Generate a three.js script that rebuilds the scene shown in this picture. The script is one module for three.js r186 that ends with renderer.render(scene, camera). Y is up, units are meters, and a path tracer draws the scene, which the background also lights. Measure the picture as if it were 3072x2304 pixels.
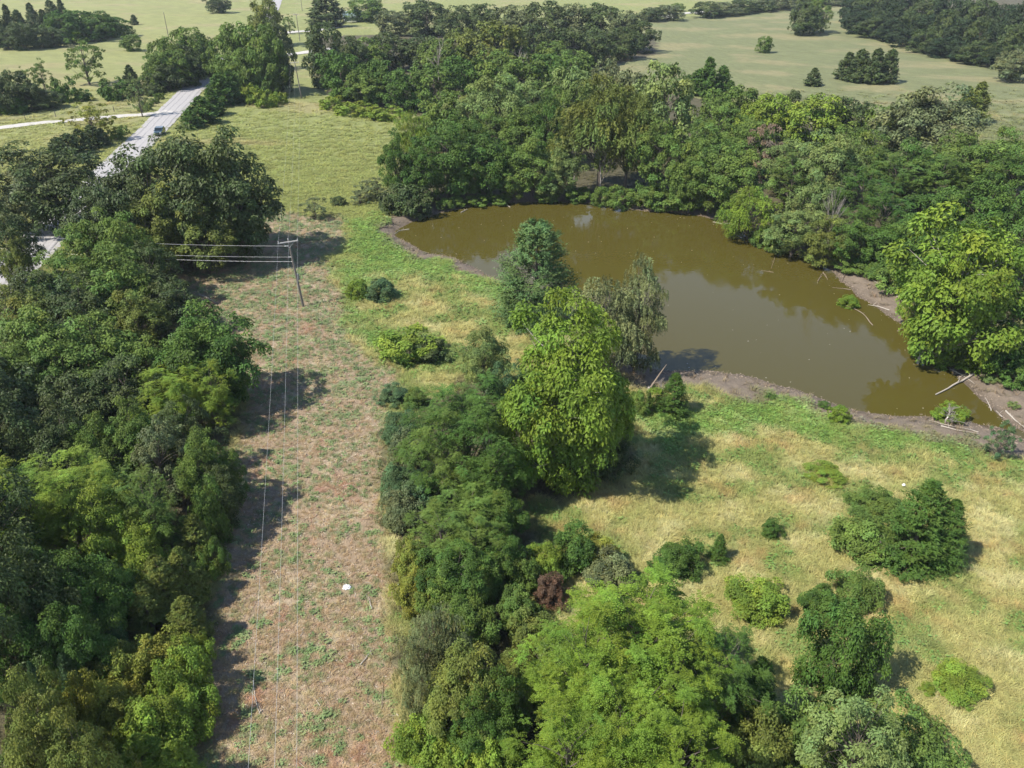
import * as THREE from 'three';
import { mergeGeometries } from 'three/addons/utils/BufferGeometryUtils.js';
import { RoundedBoxGeometry } from 'three/addons/geometries/RoundedBoxGeometry.js';
import { createNoise2D, createNoise3D } from 'simplex-noise';

const rngOf = (s) => () => { s |= 0; s = (s + 0x6d2b79f5) | 0; let t = Math.imul(s ^ (s >>> 15), 1 | s); t = (t + Math.imul(t ^ (t >>> 7), 61 | t)) ^ t; return ((t ^ (t >>> 14)) >>> 0) / 4294967296; };

// ---------------------------------------------------------------- camera, sky, sun, exposure
const scene = new THREE.Scene();
const EYE = 42;                                             // metres above the ground
const camera = new THREE.PerspectiveCamera(52, 4 / 3, 0.5, 9000);
camera.position.set(0, EYE, 0);
camera.lookAt(0, EYE - 100 * Math.tan(Math.PI / 6), -100);  // 30 degrees down
const renderer = new THREE.WebGLRenderer({ antialias: true });
renderer.setSize(1024, 768);
renderer.toneMapping = THREE.LinearToneMapping;
renderer.toneMappingExposure = 1.55;
renderer.shadowMap.enabled = true;

const SUN = new THREE.Vector3(-0.57, 0.78, 0.26).normalize();
{ // a clear summer sky: pale at the horizon, blue overhead, brighter towards the sun, thin high streaks
  const W = 1024, H = 512, data = new Float32Array(W * H * 4), cirrus = createNoise3D(rngOf(21));
  const zen = [0.042, 0.108, 0.30], mid = [0.37, 0.52, 0.80], hor = [0.98, 1.02, 1.06];
  for (let row = 0; row < H; row++) for (let col = 0; col < W; col++) {
    const up = ((row + 0.5) / H - 0.5) * Math.PI, round = ((col + 0.5) / W - 0.5) * 2 * Math.PI, y = Math.sin(up), x = Math.cos(round) * Math.cos(up), z = Math.sin(round) * Math.cos(up);
    const e = Math.max(0, y), k = Math.pow(1 - e, 4.5), m = Math.pow(1 - e, 1.3), glow = 0.5 * Math.pow(Math.max(0, x * SUN.x + y * SUN.y + z * SUN.z), 14), q = 1 / (e + 0.14);
    const streak = Math.max(0, cirrus(x * q * 1.1, 0.3, z * q * 2.2) + 0.5 * cirrus(x * q * 3, 4, z * q * 5) - 0.25) * 0.16 * Math.min(1, e * 5);
    for (let c = 0; c < 3; c++) data[(row * W + col) * 4 + c] = THREE.MathUtils.lerp(THREE.MathUtils.lerp(zen[c], mid[c], m), hor[c], k) * (1 + glow) + streak;
    data[(row * W + col) * 4 + 3] = 1;
  }
  const t = new THREE.DataTexture(data, W, H, THREE.RGBAFormat, THREE.FloatType);
  t.mapping = THREE.EquirectangularReflectionMapping; t.magFilter = THREE.LinearFilter; t.needsUpdate = true;
  scene.background = scene.environment = t;
}
const sun = new THREE.DirectionalLight(new THREE.Color(1, 0.945, 0.85), 5);
sun.name = 'sun';
sun.position.copy(SUN).multiplyScalar(400).add(new THREE.Vector3(0, 0, -120));
sun.target.position.set(0, 0, -120);
sun.castShadow = true;
Object.assign(sun.shadow.camera, { left: -260, right: 260, top: 260, bottom: -260, near: 10, far: 900 });
sun.shadow.mapSize.set(4096, 4096);
scene.add(sun, sun.target);
scene.fog = new THREE.FogExp2(new THREE.Color(0.80, 0.90, 1.0), 0.00011);

// ---------------------------------------------------------------- helpers
const n2a = createNoise2D(rngOf(11)), n2b = createNoise2D(rngOf(12)), n2c = createNoise2D(rngOf(13)), n3 = createNoise3D(rngOf(14));
const { clamp, lerp, smoothstep } = THREE.MathUtils;
const V = (x, y, z) => new THREE.Vector3(x, y, z);
const RGB = (r, g, b) => new THREE.Color().setRGB(r, g, b);
const names = new Map();
function numbered(name) { const k = names.get(name) ?? 0; names.set(name, k + 1); return k ? `${name}_${String(k).padStart(3, '0')}` : name; }
function tag(o, label, category, group, kind) {
  if (label) o.userData.label = label;
  if (category) o.userData.category = category;
  if (group) o.userData.group = group;
  if (kind) o.userData.kind = kind;
  return o;
}
function part(name, geometry, material, parent) {
  const m = new THREE.Mesh(geometry, material);
  m.name = name; m.castShadow = m.receiveShadow = true;
  parent.add(m);
  return m;
}
function thing(name, x, y, z, turn = 0) { const g = new THREE.Group(); g.name = numbered(name); g.position.set(x, y, z); g.rotation.y = turn; scene.add(g); return g; }

// every tree and shrub: name, form, detail, tint, x, z, height, width, label, group (metres)
const TREES = [
  ["cedar_tree", "cedar", "F", "oak", -211.37, -362.62, 15.25, 6.61, "dark green cedar in the copse beyond the left pasture, second from left", "trees of the far left copse"],
  ["cedar_tree", "cedar", "F", "oak", -204.89, -358.22, 13.51, 7.32, "dark green cedar in the copse beyond the left pasture, third from left", "trees of the far left copse"],
  ["cedar_tree", "cedar", "F", "oak", -225.34, -406.23, 12.81, 7.82, "dark green cedar in the copse beyond the left pasture, fourth from left", "trees of the far left copse"],
  ["cedar_tree", "cedar", "F", "oak", -223.97, -422.16, 12.88, 7.66, "dark green cedar in the copse beyond the left pasture, sixth from left", "trees of the far left copse"],
  ["cedar_tree", "cedar", "F", "oak", -220.97, -426.09, 13.01, 6.82, "dark green cedar in the copse beyond the left pasture, seventh from left", "trees of the far left copse"],
  ["cedar_tree", "cedar", "F", "oak", -212.61, -355.3, 15.11, 7.63, "dark green cedar in the copse beyond the left pasture, first from left", "trees of the far left copse"],
  ["cedar_tree", "cedar", "F", "oak", -217.98, -402.27, 10.39, 7.33, "dark green cedar in the copse beyond the left pasture, fifth from left", "trees of the far left copse"],
  ["broadleaf_tree", "round", "F", "vivid", -189.53, -365.37, 12.29, 13.74, "deep green leafy tree in the copse beyond the left pasture, second from left", "trees of the far left copse"],
  ["broadleaf_tree", "round", "F", "vivid", -189.21, -378.55, 10.95, 13.41, "deep green leafy tree in the copse beyond the left pasture, third from left", "trees of the far left copse"],
  ["broadleaf_tree", "round", "F", "vivid", -183.19, -381.99, 10.69, 12.3, "deep green leafy tree in the copse beyond the left pasture, fifth from left", "trees of the far left copse"],
  ["broadleaf_tree", "round", "F", "vivid", -179.47, -389.04, 8.0, 11.29, "deep green leafy tree in the copse beyond the left pasture, sixth from left", "trees of the far left copse"],
  ["broadleaf_tree", "round", "F", "vivid", -194.45, -365.37, 8.92, 9.06, "deep green leafy tree in the copse beyond the left pasture, first from left", "trees of the far left copse"],
  ["broadleaf_tree", "round", "F", "vivid", -182.37, -371.85, 8.38, 10.01, "deep green leafy tree in the copse beyond the left pasture, fourth from left", "trees of the far left copse"],
  ["broadleaf_tree", "round", "F", "oak", -196.03, -341.43, 9.69, 9.23, "dark green leafy tree in the copse beyond the left pasture, second from left", "trees of the far left copse"],
  ["broadleaf_tree", "round", "F", "oak", -192.66, -347.14, 7.24, 8.64, "dark green leafy tree in the copse beyond the left pasture, third from left", "trees of the far left copse"],
  ["broadleaf_tree", "round", "F", "oak", -204.11, -344.26, 7.83, 9.32, "dark green leafy tree in the copse beyond the left pasture, first from left", "trees of the far left copse"],
  ["broadleaf_tree", "round", "F", "oak", -189.03, -351.53, 7.48, 8.74, "dark green leafy tree in the copse beyond the left pasture, fourth from left", "trees of the far left copse"],
  ["shrub", "shrub", "F", "elm", -183.71, -382.91, 4.41, 7.85, "mid green shrub in the copse beyond the left pasture, first from left", "trees of the far left copse"],
  ["shrub", "shrub", "F", "elm", -179.21, -384.37, 5.17, 7.04, "mid green shrub in the copse beyond the left pasture, second from left", "trees of the far left copse"],
  ["shrub", "shrub", "F", "elm", -175.91, -387.6, 4.15, 6.27, "mid green shrub in the copse beyond the left pasture, third from left", "trees of the far left copse"],
  ["cedar_tree", "cedar", "F", "oak", -192.93, -440.6, 4.82, 4.25, "small dark cedar just right of the far left copse", "trees in the left pasture"],
  ["thin_tree", "sparse", "F", "elm", -131.89, -259.68, 14.48, 11.95, "tall loose-crowned tree alone above the gravel driveway", "trees in the left pasture"],
  ["broadleaf_tree", "round", "F", "elm", -152.68, -341.43, 5.85, 7.04, "small round tree in the left pasture right of copse", "trees in the left pasture"],
  ["broadleaf_tree", "round", "F", "oak", -171.09, -506.49, 9.45, 12.36, "dark tree at top edge of the left pasture", "trees in the left pasture"],
  ["broadleaf_tree", "round", "F", "oak", -131.35, -218.44, 9.91, 8.53, "dark green leafy tree in the hedge above the gravel driveway, second from left", "hedge above the gravel driveway"],
  ["broadleaf_tree", "round", "F", "oak", -128.66, -219.68, 6.91, 7.38, "dark green leafy tree in the hedge above the gravel driveway, third from left", "hedge above the gravel driveway"],
  ["broadleaf_tree", "round", "F", "oak", -125.9, -222.21, 4.31, 7.49, "dark green leafy tree in the hedge above the gravel driveway, fourth from left", "hedge above the gravel driveway"],
  ["broadleaf_tree", "round", "F", "oak", -133.13, -214.79, 8.5, 6.01, "dark green leafy tree in the hedge above the gravel driveway, first from left", "hedge above the gravel driveway"],
  ["shrub", "shrub", "F", "vivid", -124.96, -230.67, 5.72, 5.67, "deep green shrub in the hedge above the gravel driveway, third from left", "hedge above the gravel driveway"],
  ["shrub", "shrub", "F", "vivid", -121.11, -233.06, 2.57, 4.7, "deep green shrub in the hedge above the gravel driveway, fourth from left", "hedge above the gravel driveway"],
  ["shrub", "shrub", "F", "vivid", -113.17, -234.36, 5.18, 6.54, "deep green shrub in the hedge above the gravel driveway, fifth from left", "hedge above the gravel driveway"],
  ["shrub", "shrub", "F", "vivid", -132.79, -216.24, 4.17, 6.09, "deep green shrub in the hedge above the gravel driveway, first from left", "hedge above the gravel driveway"],
  ["shrub", "shrub", "F", "vivid", -130.42, -215.83, 3.36, 4.87, "deep green shrub in the hedge above the gravel driveway, second from left", "hedge above the gravel driveway"],
  ["thin_tree", "sparse", "F", "elm", -135.84, -241.46, 9.84, 5.88, "mid green thin airy tree in the hedge above the gravel driveway, second from left", "hedge above the gravel driveway"],
  ["thin_tree", "sparse", "F", "elm", -138.15, -237.08, 8.48, 4.74, "mid green thin airy tree in the hedge above the gravel driveway, first from left", "hedge above the gravel driveway"],
  ["cedar_tree", "cedar", "F", "oak", -111.1, -243.31, 8.1, 6.21, "the only dark green cedar in the hedge above the gravel driveway", "hedge above the gravel driveway"],
  ["shrub", "shrub", "F", "oak", -108.38, -243.11, 2.67, 4.88, "dark green shrub in the hedge above the gravel driveway, second from left", "hedge above the gravel driveway"],
  ["shrub", "shrub", "F", "oak", -104.5, -241.81, 2.62, 5.4, "dark green shrub in the hedge above the gravel driveway, third from left", "hedge above the gravel driveway"],
  ["shrub", "shrub", "F", "oak", -111.46, -237.0, 3.13, 3.97, "dark green shrub in the hedge above the gravel driveway, first from left", "hedge above the gravel driveway"],
  ["thin_tree", "sparse", "F", "pale", -95.71, -211.24, 10.38, 5.44, "thin pale tree beside the gravel driveway near the road", "hedge above the gravel driveway"],
  ["shrub", "shrub", "F", "elm", -100.68, -235.14, 1.52, 2.64, "mid green shrub in the hedge above the gravel driveway, fourth from left", "hedge above the gravel driveway"],
  ["shrub", "shrub", "F", "elm", -99.82, -229.54, 1.39, 2.32, "mid green shrub in the hedge above the gravel driveway, third from left", "hedge above the gravel driveway"],
  ["shrub", "shrub", "F", "elm", -99.29, -224.91, 1.25, 2.28, "mid green shrub in the hedge above the gravel driveway, second from left", "hedge above the gravel driveway"],
  ["shrub", "shrub", "F", "elm", -98.49, -219.53, 1.27, 3.22, "mid green shrub in the hedge above the gravel driveway, first from left", "hedge above the gravel driveway"],
  ["broadleaf_tree", "round", "F", "elm", -102.06, -269.3, 14.56, 11.76, "mid green leafy tree in the tall roadside hedge left of the road, fifth from left", "tall hedge left of the road"],
  ["broadleaf_tree", "round", "F", "elm", -105.74, -258.83, 12.62, 9.37, "mid green leafy tree in the tall roadside hedge left of the road, third from left", "tall hedge left of the road"],
  ["broadleaf_tree", "round", "F", "elm", -105.92, -250.66, 10.13, 6.91, "mid green leafy tree in the tall roadside hedge left of the road, second from left", "tall hedge left of the road"],
  ["broadleaf_tree", "round", "F", "elm", -101.68, -253.87, 9.99, 8.39, "mid green leafy tree in the tall roadside hedge left of the road, fourth from left", "tall hedge left of the road"],
  ["broadleaf_tree", "round", "F", "elm", -105.96, -247.52, 5.92, 5.5, "mid green leafy tree in the tall roadside hedge left of the road, first from left", "tall hedge left of the road"],
  ["broadleaf_tree", "round", "F", "oak", -102.13, -278.64, 11.59, 6.7, "dark green leafy tree in the tall roadside hedge left of the road, fourth from left", "tall hedge left of the road"],
  ["broadleaf_tree", "round", "F", "oak", -102.83, -262.24, 10.51, 8.65, "dark green leafy tree in the tall roadside hedge left of the road, second from left", "tall hedge left of the road"],
  ["broadleaf_tree", "round", "F", "oak", -103.0, -248.3, 7.03, 6.88, "dark green leafy tree in the tall roadside hedge left of the road, first from left", "tall hedge left of the road"],
  ["broadleaf_tree", "round", "F", "oak", -99.66, -257.99, 8.26, 7.12, "dark green leafy tree in the tall roadside hedge left of the road, third from left", "tall hedge left of the road"],
  ["cedar_tree", "cedar", "F", "oak", -92.72, -177.89, 5.06, 4.7, "dark green cedar in the row below the gravel driveway, fourth from left", "row below the gravel driveway"],
  ["cedar_tree", "cedar", "F", "oak", -92.67, -172.22, 5.29, 4.96, "dark green cedar in the row below the gravel driveway, third from left", "row below the gravel driveway"],
  ["cedar_tree", "cedar", "F", "oak", -92.89, -167.68, 5.32, 5.42, "dark green cedar in the row below the gravel driveway, second from left", "row below the gravel driveway"],
  ["cedar_tree", "cedar", "F", "oak", -91.75, -180.18, 3.79, 3.73, "dark green cedar in the row below the gravel driveway, fifth from left", "row below the gravel driveway"],
  ["cedar_tree", "cedar", "F", "oak", -93.42, -164.49, 5.28, 4.76, "dark green cedar in the row below the gravel driveway, first from left", "row below the gravel driveway"],
  ["thin_tree", "sparse", "F", "yellow", -94.86, -183.5, 9.1, 8.97, "pale straw-coloured twiggy tree overlapping the gravel driveway", "row below the gravel driveway"],
  ["shrub", "shrub", "F", "elm", -91.03, -185.95, 2.24, 3.2, "mid green shrub in the row below the gravel driveway, first from left", "row below the gravel driveway"],
  ["shrub", "shrub", "F", "elm", -91.92, -190.79, 1.87, 2.18, "mid green shrub in the row below the gravel driveway, second from left", "row below the gravel driveway"],
  ["broadleaf_tree", "round", "F", "elm", -79.33, -249.08, 18.21, 11.7, "mid green leafy tree in the clump between road and power line, third from left", "clump between road and power line"],
  ["broadleaf_tree", "round", "F", "elm", -71.41, -241.46, 17.63, 11.11, "mid green leafy tree in the clump between road and power line, fifth from left", "clump between road and power line"],
  ["broadleaf_tree", "round", "F", "elm", -86.79, -253.87, 13.86, 8.91, "mid green leafy tree in the clump between road and power line, first from left", "clump between road and power line"],
  ["broadleaf_tree", "round", "F", "elm", -73.67, -237.08, 13.1, 9.16, "mid green leafy tree in the clump between road and power line, fourth from left", "clump between road and power line"],
  ["broadleaf_tree", "round", "F", "elm", -80.06, -241.46, 10.29, 8.01, "mid green leafy tree in the clump between road and power line, second from left", "clump between road and power line"],
  ["broadleaf_tree", "round", "F", "elm", -69.08, -237.08, 11.97, 7.34, "mid green leafy tree in the clump between road and power line, sixth from left", "clump between road and power line"],
  ["broadleaf_tree", "round", "F", "oak", -68.65, -245.98, 13.04, 8.12, "dark green leafy tree in the clump between road and power line, second from left", "clump between road and power line"],
  ["broadleaf_tree", "round", "F", "oak", -80.61, -290.65, 15.26, 7.89, "dark green leafy tree in the clump between road and power line, first from left", "clump between road and power line"],
  ["broadleaf_tree", "round", "F", "olive", -98.59, -274.83, 6.46, 6.65, "olive green leafy tree in the clump between road and power line, first from left", "clump between road and power line"],
  ["broadleaf_tree", "round", "F", "olive", -100.77, -353.02, 17.72, 12.48, "olive green leafy tree in the clump between road and power line, second from left", "clump between road and power line"],
  ["thin_tree", "sparse", "F", "elm", -101.59, -392.66, 8.11, 6.33, "small leaning tree between the two far driveways", "clump between road and power line"],
  ["shrub", "shrub", "F", "light", -66.56, -224.08, 3.55, 5.54, "yellow-green shrub in the clump between road and power line, third from left", "clump between road and power line"],
  ["shrub", "shrub", "F", "light", -71.5, -229.15, 4.35, 5.13, "yellow-green shrub in the clump between road and power line, second from left", "clump between road and power line"],
  ["shrub", "shrub", "F", "light", -75.92, -231.86, 2.76, 5.2, "yellow-green shrub in the clump between road and power line, first from left", "clump between road and power line"],
  ["shrub", "shrub", "F", "light", -64.74, -228.72, 2.8, 3.85, "yellow-green shrub in the clump between road and power line, fourth from left", "clump between road and power line"],
  ["cedar_tree", "cedar", "F", "vivid", -76.92, -202.65, 6.53, 8.47, "deep green cedar in the row right of the road, second from left", "cedars right of the road"],
  ["cedar_tree", "cedar", "F", "vivid", -79.38, -225.73, 8.44, 7.56, "deep green cedar in the row right of the road, fourth from left", "cedars right of the road"],
  ["cedar_tree", "cedar", "F", "vivid", -77.68, -229.32, 8.86, 6.38, "deep green cedar in the row right of the road, fifth from left", "cedars right of the road"],
  ["cedar_tree", "cedar", "F", "vivid", -77.94, -196.64, 4.41, 5.59, "deep green cedar in the row right of the road, first from left", "cedars right of the road"],
  ["cedar_tree", "cedar", "F", "vivid", -78.03, -213.23, 6.72, 6.71, "deep green cedar in the row right of the road, third from left", "cedars right of the road"],
  ["broadleaf_tree", "round", "M", "oak", -44.84, -110.19, 18.28, 12.42, "dark green leafy tree of the big grove hiding the road, sixth from left", "big grove hiding the road"],
  ["broadleaf_tree", "round", "M", "oak", -39.94, -109.44, 17.04, 10.43, "dark green leafy tree of the big grove hiding the road, eighth from left", "big grove hiding the road"],
  ["broadleaf_tree", "round", "M", "oak", -50.42, -108.32, 16.0, 11.01, "dark green leafy tree of the big grove hiding the road, fifth from left", "big grove hiding the road"],
  ["broadleaf_tree", "round", "M", "oak", -38.53, -107.95, 12.04, 7.18, "dark green leafy tree of the big grove hiding the road, ninth from left", "big grove hiding the road"],
  ["broadleaf_tree", "round", "M", "oak", -56.63, -113.3, 12.55, 8.15, "dark green leafy tree of the big grove hiding the road, fourth from left", "big grove hiding the road"],
  ["broadleaf_tree", "round", "M", "oak", -42.07, -107.22, 15.19, 9.65, "dark green leafy tree of the big grove hiding the road, seventh from left", "big grove hiding the road"],
  ["broadleaf_tree", "round", "M", "oak", -58.79, -108.32, 10.73, 7.88, "dark green leafy tree of the big grove hiding the road, second from left", "big grove hiding the road"],
  ["broadleaf_tree", "round", "M", "oak", -56.34, -109.44, 11.66, 7.27, "dark green leafy tree of the big grove hiding the road, third from left", "big grove hiding the road"],
  ["broadleaf_tree", "round", "M", "olive", -46.83, -105.08, 12.08, 7.66, "olive green leafy tree of the big grove hiding the road, third from left", "big grove hiding the road"],
  ["broadleaf_tree", "round", "M", "olive", -42.67, -104.03, 10.1, 7.0, "olive green leafy tree of the big grove hiding the road, fourth from left", "big grove hiding the road"],
  ["broadleaf_tree", "round", "M", "olive", -49.31, -102.33, 10.58, 6.27, "olive green leafy tree of the big grove hiding the road, second from left", "big grove hiding the road"],
  ["broadleaf_tree", "round", "M", "oak", -71.8, -122.18, 13.47, 13.73, "large round oak beside the road at left edge", "big grove hiding the road"],
  ["broadleaf_tree", "round", "M", "ash", -76.25, -121.73, 11.19, 9.42, "greyish oak behind the big oak at left edge", "big grove hiding the road"],
  ["broadleaf_tree", "round", "M", "oak", -66.28, -99.05, 10.95, 6.09, "dark green leafy tree of the big grove hiding the road, first from left", "big grove hiding the road"],
  ["broadleaf_tree", "round", "M", "olive", -64.01, -95.94, 7.29, 3.6, "olive green leafy tree of the big grove hiding the road, first from left", "big grove hiding the road"],
  ["broadleaf_tree", "round", "M", "elm", -53.58, -95.94, 11.19, 7.12, "mid green leafy tree in the back of the wood left of strip, second from left", "wood left of the cleared strip"],
  ["broadleaf_tree", "round", "M", "elm", -48.89, -94.44, 10.75, 6.45, "mid green leafy tree in the back of the wood left of strip, fourth from left", "wood left of the cleared strip"],
  ["broadleaf_tree", "round", "M", "elm", -54.57, -88.81, 8.62, 6.73, "mid green leafy tree in the back of the wood left of strip, first from left", "wood left of the cleared strip"],
  ["broadleaf_tree", "round", "M", "elm", -45.39, -83.68, 10.17, 7.45, "mid green leafy tree in the back of the wood left of strip, third from left", "wood left of the cleared strip"],
  ["broadleaf_tree", "round", "M", "oak", -44.8, -91.84, 8.68, 4.84, "dark green leafy tree in the back of the wood left of strip, third from left", "wood left of the cleared strip"],
  ["broadleaf_tree", "round", "M", "oak", -54.96, -83.68, 7.81, 6.44, "dark green leafy tree in the back of the wood left of strip, first from left", "wood left of the cleared strip"],
  ["broadleaf_tree", "round", "M", "oak", -40.77, -83.68, 7.81, 5.9, "dark green leafy tree in the back of the wood left of strip, fourth from left", "wood left of the cleared strip"],
  ["broadleaf_tree", "round", "M", "oak", -47.75, -80.13, 8.65, 6.72, "dark green leafy tree in the back of the wood left of strip, second from left", "wood left of the cleared strip"],
  ["broadleaf_tree", "round", "M", "olive", -54.38, -79.0, 8.08, 6.14, "olive green leafy tree in the back of the wood left of strip, first from left", "wood left of the cleared strip"],
  ["broadleaf_tree", "round", "M", "olive", -41.49, -79.0, 7.56, 5.13, "olive green leafy tree in the back of the wood left of strip, second from left", "wood left of the cleared strip"],
  ["broadleaf_tree", "round", "M", "vivid", -29.6, -68.72, 10.23, 7.75, "deep green leafy tree in the middle of the wood left of strip, second from left", "wood left of the cleared strip"],
  ["broadleaf_tree", "round", "M", "vivid", -31.66, -68.0, 8.88, 5.91, "deep green leafy tree in the middle of the wood left of strip, first from left", "wood left of the cleared strip"],
  ["broadleaf_tree", "round", "M", "vivid", -28.23, -68.9, 7.53, 4.15, "deep green leafy tree in the middle of the wood left of strip, third from left", "wood left of the cleared strip"],
  ["broadleaf_tree", "round", "M", "elm", -47.37, -70.76, 10.0, 7.0, "mid green leafy tree in the middle of the wood left of strip, second from left", "wood left of the cleared strip"],
  ["broadleaf_tree", "round", "M", "elm", -40.91, -68.9, 8.94, 6.89, "mid green leafy tree in the middle of the wood left of strip, fourth from left", "wood left of the cleared strip"],
  ["broadleaf_tree", "round", "M", "elm", -43.19, -66.25, 8.77, 6.24, "mid green leafy tree in the middle of the wood left of strip, third from left", "wood left of the cleared strip"],
  ["broadleaf_tree", "round", "M", "elm", -47.41, -66.25, 7.85, 5.82, "mid green leafy tree in the middle of the wood left of strip, first from left", "wood left of the cleared strip"],
  ["broadleaf_tree", "round", "M", "elm", -35.88, -68.0, 7.95, 5.02, "mid green leafy tree in the middle of the wood left of strip, fifth from left", "wood left of the cleared strip"],
  ["broadleaf_tree", "round", "M", "oak", -36.31, -63.74, 7.71, 5.22, "dark green leafy tree in the middle of the wood left of strip, third from left", "wood left of the cleared strip"],
  ["broadleaf_tree", "round", "M", "oak", -39.57, -61.37, 7.13, 5.51, "dark green leafy tree in the middle of the wood left of strip, second from left", "wood left of the cleared strip"],
  ["broadleaf_tree", "round", "M", "oak", -43.33, -59.86, 7.05, 5.41, "dark green leafy tree in the middle of the wood left of strip, first from left", "wood left of the cleared strip"],
  ["locust_tree", "locust", "N", "light", -31.55, -63.26, 7.7, 6.06, "yellow-green feathery tree in the middle of the wood left of strip, second from left", "wood left of the cleared strip"],
  ["locust_tree", "locust", "N", "light", -28.03, -63.4, 7.33, 3.91, "yellow-green feathery tree in the middle of the wood left of strip, third from left", "wood left of the cleared strip"],
  ["locust_tree", "locust", "N", "light", -32.48, -61.21, 5.67, 5.11, "yellow-green feathery tree in the middle of the wood left of strip, first from left", "wood left of the cleared strip"],
  ["broadleaf_tree", "round", "N", "elm", -24.69, -51.2, 7.85, 4.08, "mid green leafy tree in the front of the wood left of strip, third from left", "wood left of the cleared strip"],
  ["broadleaf_tree", "round", "N", "elm", -31.74, -54.31, 8.04, 4.64, "mid green leafy tree in the front of the wood left of strip, second from left", "wood left of the cleared strip"],
  ["broadleaf_tree", "round", "N", "elm", -23.96, -53.03, 5.42, 2.69, "mid green leafy tree in the front of the wood left of strip, fourth from left", "wood left of the cleared strip"],
  ["broadleaf_tree", "round", "N", "elm", -33.79, -53.03, 7.96, 4.18, "mid green leafy tree in the front of the wood left of strip, first from left", "wood left of the cleared strip"],
  ["broadleaf_tree", "round", "N", "oak", -23.28, -50.02, 5.72, 3.32, "dark green leafy tree in the front of the wood left of strip, fourth from left", "wood left of the cleared strip"],
  ["broadleaf_tree", "round", "N", "oak", -36.85, -53.03, 8.78, 4.92, "dark green leafy tree in the front of the wood left of strip, second from left", "wood left of the cleared strip"],
  ["broadleaf_tree", "round", "N", "oak", -28.14, -56.3, 7.3, 3.98, "dark green leafy tree in the front of the wood left of strip, third from left", "wood left of the cleared strip"],
  ["broadleaf_tree", "round", "N", "oak", -39.59, -52.41, 8.33, 4.14, "dark green leafy tree in the front of the wood left of strip, first from left", "wood left of the cleared strip"],
  ["thin_tree", "sparse", "N", "ash", -28.8, -52.41, 8.12, 4.53, "the only greyish green thin airy tree in the front of the wood left of strip", "wood left of the cleared strip"],
  ["locust_tree", "locust", "N", "light", -32.28, -44.98, 10.75, 7.04, "yellow-green feathery tree in the front of the wood left of strip, second from left", "wood left of the cleared strip"],
  ["locust_tree", "locust", "N", "light", -34.12, -43.45, 10.37, 6.23, "yellow-green feathery tree in the front of the wood left of strip, first from left", "wood left of the cleared strip"],
  ["locust_tree", "locust", "N", "elm", -28.96, -45.72, 8.71, 4.79, "mid green feathery tree in the front of the wood left of strip, first from left", "wood left of the cleared strip"],
  ["locust_tree", "locust", "N", "elm", -26.5, -45.13, 8.33, 4.08, "mid green feathery tree in the front of the wood left of strip, second from left", "wood left of the cleared strip"],
  ["cedar_tree", "cedar", "N", "olive", -23.51, -44.91, 5.24, 3.44, "olive green cedar in the lower wood left of strip, fifth from left", "lower wood left of the cleared strip"],
  ["cedar_tree", "cedar", "N", "olive", -24.05, -39.91, 5.7, 3.81, "olive green cedar in the lower wood left of strip, second from left", "lower wood left of the cleared strip"],
  ["cedar_tree", "cedar", "N", "olive", -23.2, -41.47, 5.13, 3.59, "olive green cedar in the lower wood left of strip, third from left", "lower wood left of the cleared strip"],
  ["cedar_tree", "cedar", "N", "olive", -24.18, -37.72, 5.31, 3.38, "olive green cedar in the lower wood left of strip, first from left", "lower wood left of the cleared strip"],
  ["cedar_tree", "cedar", "N", "olive", -21.65, -37.57, 4.23, 3.08, "olive green cedar in the lower wood left of strip, fourth from left", "lower wood left of the cleared strip"],
  ["broadleaf_tree", "round", "N", "light", -26.56, -42.81, 5.67, 3.65, "yellow-green leafy tree in the lower wood left of strip, second from left", "lower wood left of the cleared strip"],
  ["broadleaf_tree", "round", "N", "light", -29.09, -43.6, 7.87, 4.32, "yellow-green leafy tree in the lower wood left of strip, first from left", "lower wood left of the cleared strip"],
  ["broadleaf_tree", "round", "N", "vivid", -30.02, -37.1, 8.2, 4.48, "deep green leafy tree in the lower wood left of strip, second from left", "lower wood left of the cleared strip"],
  ["broadleaf_tree", "round", "N", "vivid", -27.26, -37.1, 7.84, 3.89, "deep green leafy tree in the lower wood left of strip, fourth from left", "lower wood left of the cleared strip"],
  ["broadleaf_tree", "round", "N", "vivid", -29.72, -33.39, 8.01, 3.92, "deep green leafy tree in the lower wood left of strip, first from left", "lower wood left of the cleared strip"],
  ["broadleaf_tree", "round", "N", "vivid", -26.71, -33.39, 7.31, 3.37, "deep green leafy tree in the lower wood left of strip, third from left", "lower wood left of the cleared strip"],
  ["broadleaf_tree", "round", "N", "vivid", -26.57, -38.75, 5.65, 3.11, "deep green leafy tree in the lower wood left of strip, fifth from left", "lower wood left of the cleared strip"],
  ["shrub", "shrub", "N", "elm", -23.36, -47.61, 4.92, 2.5, "mid green shrub in the lower wood left of strip, first from left", "lower wood left of the cleared strip"],
  ["shrub", "shrub", "N", "elm", -22.31, -44.18, 3.0, 1.72, "mid green shrub in the lower wood left of strip, second from left", "lower wood left of the cleared strip"],
  ["cedar_tree", "cedar", "N", "blue", -26.8, -36.53, 5.11, 1.81, "blue-green cedar in the lower left corner wood, third from left", "lower left corner wood"],
  ["cedar_tree", "cedar", "N", "blue", -26.43, -32.03, 5.36, 2.22, "blue-green cedar in the lower left corner wood, second from left", "lower left corner wood"],
  ["cedar_tree", "cedar", "N", "blue", -27.82, -31.21, 5.6, 1.64, "blue-green cedar in the lower left corner wood, first from left", "lower left corner wood"],
  ["cedar_tree", "cedar", "N", "blue", -25.08, -35.41, 4.82, 1.78, "blue-green cedar in the lower left corner wood, fourth from left", "lower left corner wood"],
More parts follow.
